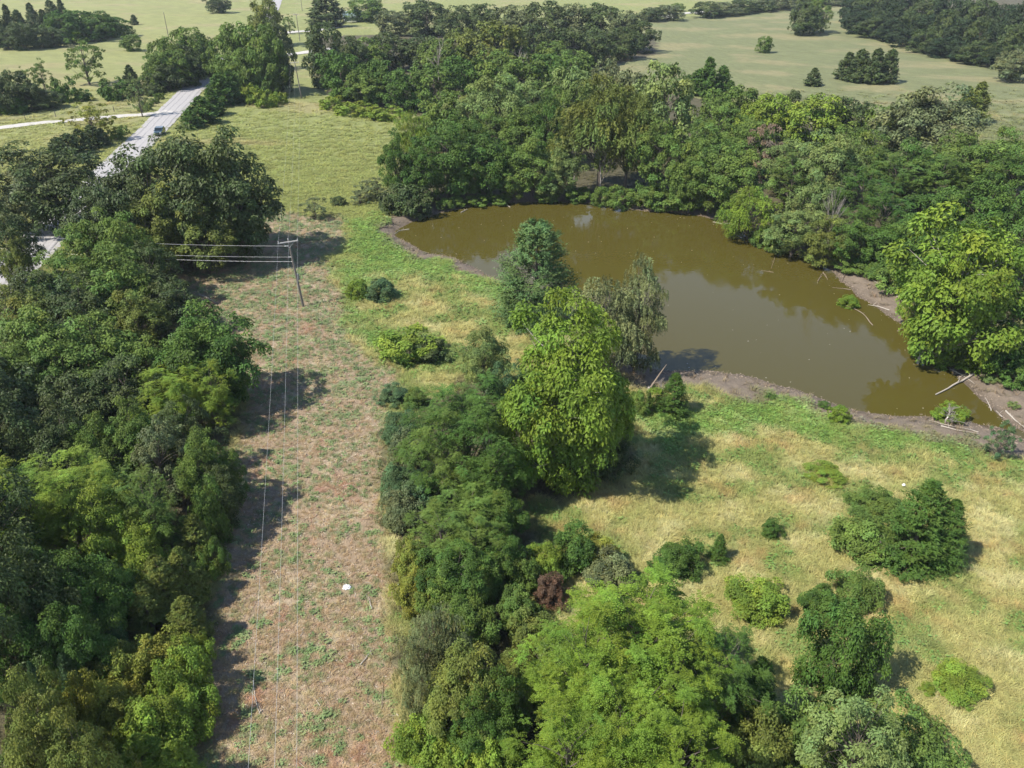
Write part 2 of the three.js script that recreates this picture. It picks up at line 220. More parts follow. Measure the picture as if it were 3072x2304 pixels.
  ["shrub", "shrub", "N", "yellow", -24.39, -33.67, 3.23, 2.89, "yellowish shrub in the lower left corner wood, third from left", "lower left corner wood"],
  ["shrub", "shrub", "N", "yellow", -22.33, -34.35, 3.43, 3.22, "yellowish shrub in the lower left corner wood, fourth from left", "lower left corner wood"],
  ["shrub", "shrub", "N", "yellow", -23.68, -30.58, 3.35, 3.01, "yellowish shrub in the lower left corner wood, second from left", "lower left corner wood"],
  ["shrub", "shrub", "N", "yellow", -24.64, -30.21, 4.55, 2.16, "yellowish shrub in the lower left corner wood, first from left", "lower left corner wood"],
  ["shrub", "shrub", "N", "light", -20.33, -32.99, 3.66, 2.85, "yellow-green shrub in the lower left corner wood, second from left", "lower left corner wood"],
  ["shrub", "shrub", "N", "light", -19.58, -30.9, 2.98, 2.48, "yellow-green shrub in the lower left corner wood, third from left", "lower left corner wood"],
  ["shrub", "shrub", "N", "light", -20.94, -29.53, 3.49, 3.21, "yellow-green shrub in the lower left corner wood, first from left", "lower left corner wood"],
  ["shrub", "shrub", "N", "light", -20.81, -35.29, 2.75, 2.09, "yellow-green shrub in the lower left corner wood, fourth from left", "lower left corner wood"],
  ["broadleaf_tree", "round", "N", "olive", -23.93, -25.55, 8.72, 3.82, "olive green leafy tree in the lower left corner wood, second from left", "lower left corner wood"],
  ["broadleaf_tree", "round", "N", "olive", -21.4, -24.53, 8.7, 3.04, "olive green leafy tree in the lower left corner wood, third from left", "lower left corner wood"],
  ["broadleaf_tree", "round", "N", "olive", -26.03, -27.73, 8.79, 3.0, "olive green leafy tree in the lower left corner wood, first from left", "lower left corner wood"],
  ["cedar_tree", "cedar", "N", "light", -20.58, -27.56, 3.94, 3.86, "yellow-green cedar in the lower left corner wood, second from left", "lower left corner wood"],
  ["cedar_tree", "cedar", "N", "light", -18.29, -27.03, 4.29, 2.8, "yellow-green cedar in the lower left corner wood, third from left", "lower left corner wood"],
  ["cedar_tree", "cedar", "N", "light", -21.58, -26.1, 4.83, 2.98, "yellow-green cedar in the lower left corner wood, first from left", "lower left corner wood"],
  ["broadleaf_tree", "round", "F", "oak", -38.0, -385.48, 13.94, 18.98, "dark green leafy tree in the back row of the far wood, first from left", "far wood back row"],
  ["broadleaf_tree", "round", "F", "oak", -10.86, -365.37, 14.29, 16.46, "dark green leafy tree in the back row of the far wood, third from left", "far wood back row"],
  ["broadleaf_tree", "round", "F", "oak", 13.96, -356.03, 16.24, 17.18, "dark green leafy tree in the back row of the far wood, fourth from left", "far wood back row"],
  ["broadleaf_tree", "round", "F", "oak", 35.71, -347.14, 16.2, 15.65, "dark green leafy tree in the back row of the far wood, fifth from left", "far wood back row"],
  ["broadleaf_tree", "round", "F", "oak", -23.71, -368.58, 13.06, 13.85, "dark green leafy tree in the back row of the far wood, second from left", "far wood back row"],
  ["broadleaf_tree", "round", "F", "ash", -52.2, -385.48, 10.06, 14.48, "greyish green leafy tree in the back row of the far wood, first from left", "far wood back row"],
  ["broadleaf_tree", "round", "F", "ash", 1.72, -359.1, 14.41, 15.42, "greyish green leafy tree in the back row of the far wood, second from left", "far wood back row"],
  ["broadleaf_tree", "round", "F", "ash", 25.47, -353.02, 15.48, 15.16, "greyish green leafy tree in the back row of the far wood, third from left", "far wood back row"],
  ["broadleaf_tree", "round", "F", "ash", 45.28, -341.43, 14.1, 12.87, "greyish green leafy tree in the back row of the far wood, fourth from left", "far wood back row"],
  ["broadleaf_tree", "round", "F", "oak", 50.03, -335.9, 11.11, 11.98, "dark round tree ending the far wood at the right pasture", "far wood back row"],
  ["broadleaf_tree", "round", "F", "elm", -75.68, -455.68, 10.86, 17.95, "tree standing beside the half-hidden house", "far wood back row"],
  ["cedar_tree", "cedar", "F", "oak", -91.12, -425.9, 16.25, 20.39, "dark conifer right of the far power line", "far wood back row"],
  ["broadleaf_tree", "round", "F", "oak", -57.03, -255.51, 17.29, 10.6, "dark green leafy tree in the second row of the far wood, first from left", "far wood second row"],
  ["broadleaf_tree", "round", "F", "oak", -52.97, -271.12, 11.84, 10.39, "dark green leafy tree in the second row of the far wood, second from left", "far wood second row"],
  ["broadleaf_tree", "round", "F", "oak", -42.52, -290.65, 11.19, 12.68, "dark green leafy tree in the second row of the far wood, third from left", "far wood second row"],
  ["broadleaf_tree", "round", "F", "oak", -31.58, -290.65, 10.5, 12.68, "dark green leafy tree in the second row of the far wood, fourth from left", "far wood second row"],
  ["broadleaf_tree", "round", "F", "oak", 6.88, -290.65, 13.23, 12.65, "dark green leafy tree in the second row of the far wood, fifth from left", "far wood second row"],
  ["broadleaf_tree", "round", "F", "oak", 18.62, -290.65, 12.55, 13.29, "dark green leafy tree in the second row of the far wood, sixth from left", "far wood second row"],
  ["broadleaf_tree", "round", "F", "oak", 29.9, -301.42, 10.69, 11.48, "dark green leafy tree in the second row of the far wood, seventh from left", "far wood second row"],
  ["broadleaf_tree", "round", "F", "oak", 40.57, -315.36, 10.23, 10.96, "dark green leafy tree in the second row of the far wood, eighth from left", "far wood second row"],
  ["broadleaf_tree", "round", "F", "olive", -5.56, -272.97, 16.25, 16.64, "olive green leafy tree in the second row of the far wood, second from left", "far wood second row"],
  ["broadleaf_tree", "round", "F", "olive", -16.01, -280.58, 13.5, 12.23, "olive green leafy tree in the second row of the far wood, first from left", "far wood second row"],
  ["broadleaf_tree", "round", "F", "elm", -48.04, -280.58, 10.33, 10.74, "mid green leafy tree in the second row of the far wood, first from left", "far wood second row"],
  ["broadleaf_tree", "round", "F", "elm", -23.07, -272.97, 11.13, 11.96, "mid green leafy tree in the second row of the far wood, second from left", "far wood second row"],
  ["broadleaf_tree", "round", "F", "elm", 0.61, -280.58, 10.33, 12.28, "mid green leafy tree in the second row of the far wood, third from left", "far wood second row"],
  ["broadleaf_tree", "round", "F", "elm", 12.79, -280.58, 9.53, 10.75, "mid green leafy tree in the second row of the far wood, fourth from left", "far wood second row"],
  ["dead_tree", "dead", "F", "grey", -22.91, -262.24, 12.12, 5.76, "bare grey dead tree in the second row of the far wood, first from left", "far wood second row"],
  ["dead_tree", "dead", "F", "grey", 3.32, -253.87, 11.16, 8.39, "bare grey dead tree in the second row of the far wood, second from left", "far wood second row"],
  ["broadleaf_tree", "round", "F", "vivid", -48.18, -234.95, 12.44, 11.17, "deep green leafy tree in the third row of the far wood, first from left", "far wood third row"],
  ["broadleaf_tree", "round", "F", "vivid", -28.2, -218.44, 9.91, 9.75, "deep green leafy tree in the third row of the far wood, third from left", "far wood third row"],
  ["broadleaf_tree", "round", "F", "vivid", -36.74, -230.11, 10.56, 10.73, "deep green leafy tree in the third row of the far wood, second from left", "far wood third row"],
  ["broadleaf_tree", "round", "F", "vivid", -13.04, -224.79, 12.33, 11.22, "deep green leafy tree in the third row of the far wood, fourth from left", "far wood third row"],
  ["broadleaf_tree", "round", "F", "vivid", 10.33, -224.79, 12.55, 11.22, "deep green leafy tree in the third row of the far wood, fifth from left", "far wood third row"],
  ["broadleaf_tree", "round", "F", "elm", -40.04, -226.09, 8.86, 10.08, "mid green leafy tree in the third row of the far wood, first from left", "far wood third row"],
  ["broadleaf_tree", "round", "F", "elm", -20.54, -218.44, 11.2, 10.22, "mid green leafy tree in the third row of the far wood, second from left", "far wood third row"],
  ["broadleaf_tree", "round", "F", "elm", -5.4, -224.79, 13.42, 12.45, "mid green leafy tree in the third row of the far wood, third from left", "far wood third row"],
  ["broadleaf_tree", "round", "F", "elm", 2.87, -218.44, 12.69, 12.14, "mid green leafy tree in the third row of the far wood, fourth from left", "far wood third row"],
  ["broadleaf_tree", "round", "F", "elm", 16.92, -231.47, 12.63, 11.53, "mid green leafy tree in the third row of the far wood, fifth from left", "far wood third row"],
  ["shrub", "shrub", "F", "light", -42.81, -214.86, 2.64, 7.28, "yellow-green shrub in the third row of the far wood, second from left", "far wood third row"],
  ["shrub", "shrub", "F", "light", -32.39, -207.93, 2.78, 7.07, "yellow-green shrub in the third row of the far wood, fourth from left", "far wood third row"],
  ["shrub", "shrub", "F", "light", -49.02, -221.79, 2.8, 6.24, "yellow-green shrub in the third row of the far wood, first from left", "far wood third row"],
  ["shrub", "shrub", "F", "light", -36.59, -212.1, 2.47, 6.0, "yellow-green shrub in the third row of the far wood, third from left", "far wood third row"],
  ["broadleaf_tree", "round", "M", "pale", -9.26, -173.17, 13.03, 8.85, "pale green leafy tree in the wood behind the far pond bank, first from left", "wood behind the far pond bank"],
  ["broadleaf_tree", "round", "M", "pale", -2.62, -169.16, 15.51, 10.54, "pale green leafy tree in the wood behind the far pond bank, second from left", "wood behind the far pond bank"],
  ["broadleaf_tree", "round", "M", "pale", 3.75, -173.17, 14.42, 9.81, "pale green leafy tree in the wood behind the far pond bank, third from left", "wood behind the far pond bank"],
  ["broadleaf_tree", "round", "F", "pale", 13.4, -181.7, 15.85, 10.22, "pale green leafy tree in the wood behind the far pond bank, fourth from left", "wood behind the far pond bank"],
  ["broadleaf_tree", "round", "F", "elm", -14.48, -177.35, 11.13, 9.07, "mid green leafy tree in the wood behind the far pond bank, first from left", "wood behind the far pond bank"],
  ["broadleaf_tree", "round", "M", "elm", 8.68, -165.31, 13.42, 8.48, "mid green leafy tree in the wood behind the far pond bank, fourth from left", "wood behind the far pond bank"],
  ["broadleaf_tree", "round", "M", "elm", -4.2, -161.61, 10.71, 8.35, "mid green leafy tree in the wood behind the far pond bank, second from left", "wood behind the far pond bank"],
  ["broadleaf_tree", "round", "M", "elm", 2.19, -161.61, 11.21, 8.35, "mid green leafy tree in the wood behind the far pond bank, third from left", "wood behind the far pond bank"],
  ["broadleaf_tree", "round", "M", "vivid", 6.98, -158.05, 14.26, 5.42, "deep green leafy tree in the wood behind the far pond bank, second from left", "wood behind the far pond bank"],
  ["broadleaf_tree", "round", "M", "vivid", -9.48, -158.05, 11.03, 7.28, "deep green leafy tree in the wood behind the far pond bank, first from left", "wood behind the far pond bank"],
  ["willow_tree", "willow", "M", "light", -19.99, -165.31, 10.05, 6.83, "the only yellow-green willow in the wood behind the far pond bank", "wood behind the far pond bank"],
  ["broadleaf_tree", "round", "F", "ash", 21.94, -195.99, 14.91, 7.67, "greyish green leafy tree in the wood behind the far pond bank, first from left", "wood behind the far pond bank"],
  ["broadleaf_tree", "round", "F", "ash", 26.77, -191.01, 13.68, 7.51, "greyish green leafy tree in the wood behind the far pond bank, second from left", "wood behind the far pond bank"],
  ["broadleaf_tree", "round", "F", "ash", 30.38, -186.26, 12.49, 6.3, "greyish green leafy tree in the wood behind the far pond bank, third from left", "wood behind the far pond bank"],
  ["cedar_tree", "cedar", "F", "oak", 25.32, -219.68, 12.29, 4.16, "slim dark cedar between far wood and right pasture", "wood behind the far pond bank"],
  ["broadleaf_tree", "round", "M", "vivid", -20.11, -135.97, 11.79, 4.46, "deep green leafy tree along the far pond bank, first from left", "trees along the far pond bank"],
  ["broadleaf_tree", "round", "M", "vivid", -11.5, -140.4, 12.79, 9.8, "deep green leafy tree along the far pond bank, third from left", "trees along the far pond bank"],
  ["broadleaf_tree", "round", "M", "vivid", -5.34, -140.98, 10.45, 8.24, "deep green leafy tree along the far pond bank, fourth from left", "trees along the far pond bank"],
  ["broadleaf_tree", "round", "M", "vivid", -15.79, -136.51, 10.66, 6.4, "deep green leafy tree along the far pond bank, second from left", "trees along the far pond bank"],
  ["broadleaf_tree", "round", "M", "vivid", -1.71, -140.98, 8.94, 5.78, "deep green leafy tree along the far pond bank, fifth from left", "trees along the far pond bank"],
  ["broadleaf_tree", "round", "M", "elm", 0.49, -139.84, 6.46, 6.27, "mid green leafy tree along the far pond bank, second from left", "trees along the far pond bank"],
  ["broadleaf_tree", "round", "M", "elm", 3.56, -140.98, 10.45, 7.41, "mid green leafy tree along the far pond bank, third from left", "trees along the far pond bank"],
  ["broadleaf_tree", "round", "M", "elm", -8.6, -139.84, 7.68, 5.76, "mid green leafy tree along the far pond bank, first from left", "trees along the far pond bank"],
  ["broadleaf_tree", "round", "M", "elm", 25.37, -137.61, 13.33, 8.01, "mid green leafy tree along the far pond bank, fourth from left", "trees along the far pond bank"],
  ["broadleaf_tree", "round", "M", "elm", 29.64, -134.9, 12.44, 7.1, "mid green leafy tree along the far pond bank, fifth from left", "trees along the far pond bank"],
  ["broadleaf_tree", "round", "M", "pale", 8.59, -140.98, 10.0, 6.92, "pale green leafy tree along the far pond bank, second from left", "trees along the far pond bank"],
  ["broadleaf_tree", "round", "F", "pale", 31.99, -173.17, 17.15, 10.93, "pale green leafy tree along the far pond bank, third from left", "trees along the far pond bank"],
  ["broadleaf_tree", "round", "M", "pale", 6.84, -139.84, 6.92, 4.94, "pale green leafy tree along the far pond bank, first from left", "trees along the far pond bank"],
  ["willow_tree", "willow", "M", "olive", 16.07, -144.49, 18.06, 13.92, "big golden willow with bare trunks on the far pond bank", "trees along the far pond bank"],
  ["willow_tree", "willow", "M", "olive", 20.76, -143.3, 16.66, 9.07, "narrower golden willow right of the big willow", "trees along the far pond bank"],
  ["dead_tree", "dead", "M", "grey", 15.94, -140.98, 9.57, 4.13, "bare grey dead tree along the far pond bank, second from left", "trees along the far pond bank"],
  ["dead_tree", "dead", "M", "grey", 11.68, -148.15, 12.71, 3.43, "bare grey dead tree along the far pond bank, first from left", "trees along the far pond bank"],
  ["shrub", "shrub", "M", "oak", -18.63, -132.18, 4.45, 7.26, "dark green shrub along the far pond bank, second from left", "trees along the far pond bank"],
  ["shrub", "shrub", "M", "oak", -16.02, -130.84, 3.92, 4.7, "dark green shrub along the far pond bank, third from left", "trees along the far pond bank"],
  ["shrub", "shrub", "M", "oak", -21.22, -132.85, 2.61, 3.18, "dark green shrub along the far pond bank, first from left", "trees along the far pond bank"],
  ["shrub", "shrub", "M", "elm", -9.85, -136.54, 1.57, 3.26, "mid green shrub along the far pond bank, second from left", "trees along the far pond bank"],
  ["shrub", "shrub", "M", "elm", -6.23, -137.73, 1.55, 3.62, "mid green shrub along the far pond bank, third from left", "trees along the far pond bank"],
  ["shrub", "shrub", "M", "elm", -11.75, -134.83, 1.74, 2.91, "mid green shrub along the far pond bank, first from left", "trees along the far pond bank"],
  ["shrub", "shrub", "M", "elm", -2.15, -138.72, 1.43, 3.31, "mid green shrub along the far pond bank, fourth from left", "trees along the far pond bank"],
  ["shrub", "shrub", "M", "elm", 15.81, -137.73, 3.12, 3.61, "mid green shrub along the far pond bank, seventh from left", "trees along the far pond bank"],
  ["shrub", "shrub", "M", "elm", 19.3, -136.43, 3.47, 4.55, "mid green shrub along the far pond bank, eighth from left", "trees along the far pond bank"],
  ["shrub", "shrub", "M", "elm", 23.57, -135.2, 3.33, 4.03, "mid green shrub along the far pond bank, ninth from left", "trees along the far pond bank"],
  ["shrub", "shrub", "M", "elm", 27.12, -134.85, 3.28, 6.11, "mid green shrub along the far pond bank, tenth from left", "trees along the far pond bank"],
  ["shrub", "shrub", "M", "elm", 6.15, -140.12, 2.01, 4.17, "mid green shrub along the far pond bank, fifth from left", "trees along the far pond bank"],
  ["shrub", "shrub", "M", "elm", 11.91, -139.56, 2.32, 4.15, "mid green shrub along the far pond bank, sixth from left", "trees along the far pond bank"],
  ["thin_tree", "sparse", "M", "ash", -25.97, -139.27, 3.68, 4.46, "greyish green thin airy tree along the far pond bank, second from left", "trees along the far pond bank"],
  ["thin_tree", "sparse", "M", "ash", -26.85, -136.51, 2.48, 4.07, "greyish green thin airy tree along the far pond bank, first from left", "trees along the far pond bank"],
  ["thin_tree", "sparse", "M", "ash", -24.12, -139.27, 4.17, 3.63, "greyish green thin airy tree along the far pond bank, third from left", "trees along the far pond bank"],
  ["broadleaf_tree", "round", "F", "elm", 51.97, -188.13, 10.9, 7.87, "mid green leafy tree in the back row of the right wood, second from left", "right wood back row"],
  ["broadleaf_tree", "round", "F", "elm", 47.17, -186.26, 10.63, 7.38, "mid green leafy tree in the back row of the right wood, first from left", "right wood back row"],
  ["broadleaf_tree", "round", "F", "elm", 78.54, -173.17, 9.16, 7.92, "mid green leafy tree in the back row of the right wood, third from left", "right wood back row"],
  ["broadleaf_tree", "round", "M", "elm", 88.16, -142.13, 10.97, 7.46, "mid green leafy tree in the back row of the right wood, fourth from left", "right wood back row"],
  ["broadleaf_tree", "round", "F", "light", 58.34, -181.7, 10.43, 8.66, "yellow-green leafy tree in the back row of the right wood, second from left", "right wood back row"],
  ["broadleaf_tree", "round", "F", "light", 65.51, -175.65, 11.05, 11.19, "yellow-green leafy tree in the back row of the right wood, third from left", "right wood back row"],
  ["broadleaf_tree", "round", "F", "light", 53.27, -177.35, 9.33, 7.07, "yellow-green leafy tree in the back row of the right wood, first from left", "right wood back row"],
  ["broadleaf_tree", "round", "F", "oak", 65.07, -191.01, 9.49, 4.32, "dark green leafy tree in the back row of the right wood, first from left", "right wood back row"],
  ["broadleaf_tree", "round", "F", "oak", 74.21, -178.2, 9.91, 9.33, "dark green leafy tree in the back row of the right wood, second from left", "right wood back row"],
  ["broadleaf_tree", "round", "M", "ash", 80.65, -154.63, 15.91, 15.02, "large greyish oak at the edge of the right pasture", "right wood back row"],
  ["broadleaf_tree", "round", "F", "ash", 77.05, -158.05, 13.46, 10.86, "the only greyish green leafy tree in the back row of the right wood", "right wood back row"],
  ["cedar_tree", "cedar", "F", "olive", 115.0, -203.11, 9.9, 6.39, "olive cedar standing right of the large greyish oak", "right wood back row"],
  ["cedar_tree", "cedar", "F", "olive", 111.15, -201.5, 9.09, 4.54, "smaller olive cedar beside the olive cedar at right", "right wood back row"],
  ["broadleaf_tree", "round", "M", "elm", 41.23, -161.61, 12.37, 9.25, "mid green leafy tree in the middle row of the right wood, second from left", "right wood middle row"],
  ["broadleaf_tree", "round", "M", "elm", 46.0, -151.33, 10.53, 9.64, "mid green leafy tree in the middle row of the right wood, third from left", "right wood middle row"],
  ["broadleaf_tree", "round", "M", "elm", 64.47, -148.15, 10.99, 8.59, "mid green leafy tree in the middle row of the right wood, fourth from left", "right wood middle row"],
  ["broadleaf_tree", "round", "M", "elm", 36.69, -148.15, 10.52, 7.74, "mid green leafy tree in the middle row of the right wood, first from left", "right wood middle row"],
  ["broadleaf_tree", "round", "M", "elm", 80.41, -133.85, 11.23, 11.0, "mid green leafy tree in the middle row of the right wood, sixth from left", "right wood middle row"],
  ["broadleaf_tree", "round", "M", "elm", 78.64, -139.27, 10.81, 8.96, "mid green leafy tree in the middle row of the right wood, fifth from left", "right wood middle row"],
  ["thin_tree", "sparse", "M", "tan", 46.5, -146.91, 11.98, 7.16, "brown-leaved dead tree in the right wood", "right wood middle row"],
  ["dead_tree", "dead", "M", "grey", 66.74, -148.15, 9.76, 4.31, "the only bare grey dead tree in the middle row of the right wood", "right wood middle row"],
  ["broadleaf_tree", "round", "M", "pale", 53.55, -136.51, 11.53, 8.79, "pale green leafy tree in the middle row of the right wood, second from left", "right wood middle row"],
  ["broadleaf_tree", "round", "M", "pale", 49.57, -142.13, 9.45, 8.31, "pale green leafy tree in the middle row of the right wood, first from left", "right wood middle row"],
  ["broadleaf_tree", "round", "M", "pale", 58.43, -139.27, 10.06, 6.52, "pale green leafy tree in the middle row of the right wood, third from left", "right wood middle row"],
  ["locust_tree", "locust", "M", "elm", 48.32, -134.7, 9.33, 7.15, "mid green feathery tree in the middle row of the right wood, first from left", "right wood middle row"],
  ["locust_tree", "locust", "M", "elm", 64.9, -132.47, 9.87, 10.17, "mid green feathery tree in the middle row of the right wood, second from left", "right wood middle row"],
  ["locust_tree", "locust", "M", "elm", 71.77, -132.38, 9.89, 9.38, "mid green feathery tree in the middle row of the right wood, third from left", "right wood middle row"],
  ["broadleaf_tree", "round", "M", "vivid", 68.66, -136.51, 10.66, 8.0, "deep green leafy tree in the middle row of the right wood, first from left", "right wood middle row"],
  ["broadleaf_tree", "round", "M", "vivid", 81.77, -128.77, 10.23, 8.38, "deep green leafy tree in the middle row of the right wood, second from left", "right wood middle row"],
  ["broadleaf_tree", "round", "M", "elm", 33.75, -132.29, 10.85, 8.56, "mid green leafy tree in the front row of the right wood, second from left", "right wood front row"],
  ["broadleaf_tree", "round", "M", "elm", 36.96, -129.26, 10.82, 7.63, "mid green leafy tree in the front row of the right wood, third from left", "right wood front row"],
  ["broadleaf_tree", "round", "M", "elm", 30.49, -133.32, 9.18, 6.29, "mid green leafy tree in the front row of the right wood, first from left", "right wood front row"],
  ["willow_tree", "willow", "M", "light", 37.33, -119.53, 8.12, 7.9, "bright yellow-green willow leaning over the right shore", "right wood front row"],
  ["broadleaf_tree", "round", "M", "pale", 41.83, -112.12, 7.78, 7.22, "pale green leafy tree in the front row of the right wood, first from left", "right wood front row"],
  ["broadleaf_tree", "round", "M", "pale", 45.78, -117.39, 10.27, 5.63, "pale green leafy tree in the front row of the right wood, second from left", "right wood front row"],
  ["broadleaf_tree", "round", "M", "olive", 45.09, -107.95, 7.59, 5.55, "the only olive green leafy tree in the front row of the right wood", "right wood front row"],
  ["locust_tree", "locust", "M", "vivid", 52.65, -116.31, 12.04, 8.35, "deep green feathery tree in the front row of the right wood, first from left", "right wood front row"],
  ["locust_tree", "locust", "M", "vivid", 53.94, -110.47, 10.68, 8.69, "deep green feathery tree in the front row of the right wood, second from left", "right wood front row"],
  ["locust_tree", "locust", "M", "vivid", 55.8, -103.16, 8.35, 6.99, "deep green feathery tree in the front row of the right wood, third from left", "right wood front row"],
  ["broadleaf_tree", "round", "M", "vivid", 48.26, -105.79, 7.12, 5.85, "deep green leafy tree in the front row of the right wood, first from left", "right wood front row"],
  ["broadleaf_tree", "round", "M", "vivid", 53.76, -104.03, 7.66, 7.04, "deep green leafy tree in the front row of the right wood, second from left", "right wood front row"],
  ["broadleaf_tree", "round", "M", "vivid", 61.21, -109.44, 10.43, 8.62, "deep green leafy tree in the front row of the right wood, fourth from left", "right wood front row"],
  ["broadleaf_tree", "round", "M", "vivid", 65.72, -107.59, 11.53, 8.47, "deep green leafy tree in the front row of the right wood, fifth from left", "right wood front row"],
  ["broadleaf_tree", "round", "M", "vivid", 55.55, -99.05, 8.62, 6.13, "deep green leafy tree in the front row of the right wood, third from left", "right wood front row"],
  ["broadleaf_tree", "round", "M", "vivid", 67.34, -102.33, 11.17, 6.88, "deep green leafy tree in the front row of the right wood, sixth from left", "right wood front row"],
  ["shrub", "shrub", "M", "elm", 40.53, -114.71, 4.36, 4.2, "mid green shrub in the front row of the right wood, second from left", "right wood front row"],
  ["shrub", "shrub", "M", "elm", 39.31, -116.92, 2.98, 3.57, "mid green shrub in the front row of the right wood, first from left", "right wood front row"],
  ["dead_tree", "dead", "M", "grey", 45.97, -109.44, 10.98, 2.65, "the only bare grey dead tree in the front row of the right wood", "right wood front row"],
  ["broadleaf_tree", "round", "M", "lime", 48.1, -79.0, 16.9, 11.43, "large bright sycamore on the right shore of the pond", "growth on the right shore"],
  ["broadleaf_tree", "round", "M", "lime", 45.98, -78.45, 13.24, 5.5, "lower bright sycamore stem leaning over the right shore", "growth on the right shore"],
  ["broadleaf_tree", "round", "M", "vivid", 53.82, -76.81, 9.46, 5.98, "green tree cut by right edge beside the bright sycamore", "growth on the right shore"],
  ["shrub", "shrub", "M", "elm", 50.52, -102.62, 1.84, 3.86, "mid green shrub on the right shore of the pond, second from left", "growth on the right shore"],
  ["shrub", "shrub", "M", "elm", 51.47, -97.59, 3.4, 4.92, "mid green shrub on the right shore of the pond, fourth from left", "growth on the right shore"],
  ["shrub", "shrub", "M", "elm", 52.44, -94.19, 3.17, 3.59, "mid green shrub on the right shore of the pond, fifth from left", "growth on the right shore"],
  ["shrub", "shrub", "M", "elm", 48.48, -105.01, 2.14, 3.93, "mid green shrub on the right shore of the pond, first from left", "growth on the right shore"],
  ["shrub", "shrub", "M", "elm", 51.62, -101.96, 2.73, 3.83, "mid green shrub on the right shore of the pond, third from left", "growth on the right shore"],
  ["shrub", "shrub", "M", "lime", 43.9, -94.37, 1.39, 2.41, "bright low bush overhanging the water on right shore", "growth on the right shore"],
  ["shrub", "shrub", "M", "vivid", 53.66, -75.62, 2.89, 3.32, "deep green shrub on the right shore of the pond, first from left", "growth on the right shore"],
  ["shrub", "shrub", "M", "vivid", 53.53, -72.71, 2.13, 2.94, "deep green shrub on the right shore of the pond, second from left", "growth on the right shore"],
  ["shrub", "shrub", "M", "pale", 51.37, -73.46, 0.56, 1.69, "pale green shrub on the right shore of the pond, second from left", "growth on the right shore"],
  ["shrub", "shrub", "M", "pale", 51.13, -68.32, 0.6, 0.94, "pale green shrub on the right shore of the pond, third from left", "growth on the right shore"],
  ["shrub", "shrub", "M", "pale", 52.38, -77.12, 0.67, 1.55, "pale green shrub on the right shore of the pond, first from left", "growth on the right shore"],
  ["broadleaf_tree", "round", "M", "yellow", 49.05, -87.48, 3.52, 2.81, "small yellowish sapling left of the bright sycamore", "growth on the right shore"],
  ["shrub", "shrub", "M", "lime", 43.97, -66.63, 1.52, 2.67, "bush with dead twigs standing in the near right shallows", "shrubs on the near pond bank"],
  ["thin_tree", "sparse", "M", "blue", 44.27, -59.12, 3.93, 2.68, "sparse blue-green sapling at right edge of near bank", "shrubs on the near pond bank"],
  ["shrub", "shrub", "M", "lime", 32.07, -65.2, 1.64, 1.9, "bright round shrub on the near pond bank", "shrubs on the near pond bank"],
  ["shrub", "shrub", "M", "vivid", 31.74, -68.2, 0.61, 1.13, "small low shrub left of the bright round shrub", "shrubs on the near pond bank"],
  ["shrub", "shrub", "M", "vivid", 26.71, -69.78, 0.56, 0.96, "tiny shrub on the bare near shore mud", "shrubs on the near pond bank"],
  ["cedar_tree", "cedar", "N", "vivid", 15.97, -66.62, 4.76, 3.55, "small leafy pyramid tree beside the broken trunk", "shrubs on the near pond bank"],
  ["shrub", "shrub", "N", "elm", 12.64, -66.76, 2.26, 2.02, "low shrub left of the broken trunk", "shrubs on the near pond bank"],
  ["cypress_tree", "cypress", "M", "fern", 2.86, -87.63, 13.63, 10.19, "tall feathery cypress against the pond", "middle clump beside the pond"],
  ["broadleaf_tree", "round", "N", "lime", 4.61, -55.62, 16.91, 9.07, "tall sycamore in the middle of the picture", "middle clump beside the pond"],
  ["broadleaf_tree", "round", "N", "lime", 7.76, -56.99, 10.71, 4.35, "lower right sycamore stem of the middle clump", "middle clump beside the pond"],
  ["willow_tree", "willow", "M", "sage", 13.42, -75.75, 12.94, 4.87, "grey-green willow leaning out over the pond", "middle clump beside the pond"],
  ["willow_tree", "willow", "M", "sage", 10.15, -74.71, 10.96, 7.28, "grey-green willow right behind the tall middle sycamore", "middle clump beside the pond"],
  ["broadleaf_tree", "round", "N", "pale", -2.95, -70.76, 7.24, 4.71, "pale tree left behind the tall middle sycamore", "middle clump beside the pond"],
  ["locust_tree", "locust", "N", "vivid", -3.54, -54.66, 11.19, 8.44, "broad feathery green tree left of the tall middle sycamore", "middle clump beside the pond"],
  ["locust_tree", "locust", "N", "elm", -5.64, -52.38, 9.65, 4.87, "lower feathery tree at the strip side of middle clump", "middle clump beside the pond"],
  ["thin_tree", "sparse", "N", "blue", -0.23, -58.4, 10.42, 4.44, "bluish sparse tree with pale branches in middle clump", "middle clump beside the pond"],
  ["locust_tree", "locust", "N", "vivid", -1.65, -51.22, 8.68, 5.18, "dark feathery tree below the tall middle sycamore", "middle clump beside the pond"],
  ["shrub", "shrub", "N", "oak", 8.68, -57.53, 3.43, 3.7, "dark shrub at the foot of the tall middle sycamore", "middle clump beside the pond"],
  ["shrub", "shrub", "N", "oak", 5.37, -56.44, 3.2, 4.46, "dark bushy base left of the sycamore shadow", "middle clump beside the pond"],
  ["shrub", "shrub", "M", "blue", -17.16, -95.07, 2.46, 3.62, "round blue-green bush right of the near power pole", "shrubs between strip and pond"],
  ["shrub", "shrub", "M", "light", -20.34, -95.34, 2.36, 2.66, "yellowish bush left of the round blue-green bush", "shrubs between strip and pond"],
  ["shrub", "shrub", "M", "light", -11.63, -78.71, 3.14, 5.71, "wide low green thicket below the round bush", "shrubs between strip and pond"],
  ["shrub", "shrub", "M", "oak", -9.32, -78.24, 2.32, 3.63, "dark low bush at right end of the thicket", "shrubs between strip and pond"],
  ["shrub", "shrub", "N", "blue", -12.1, -69.43, 1.38, 2.66, "dark blue-green bush at the strip edge", "shrubs between strip and pond"],
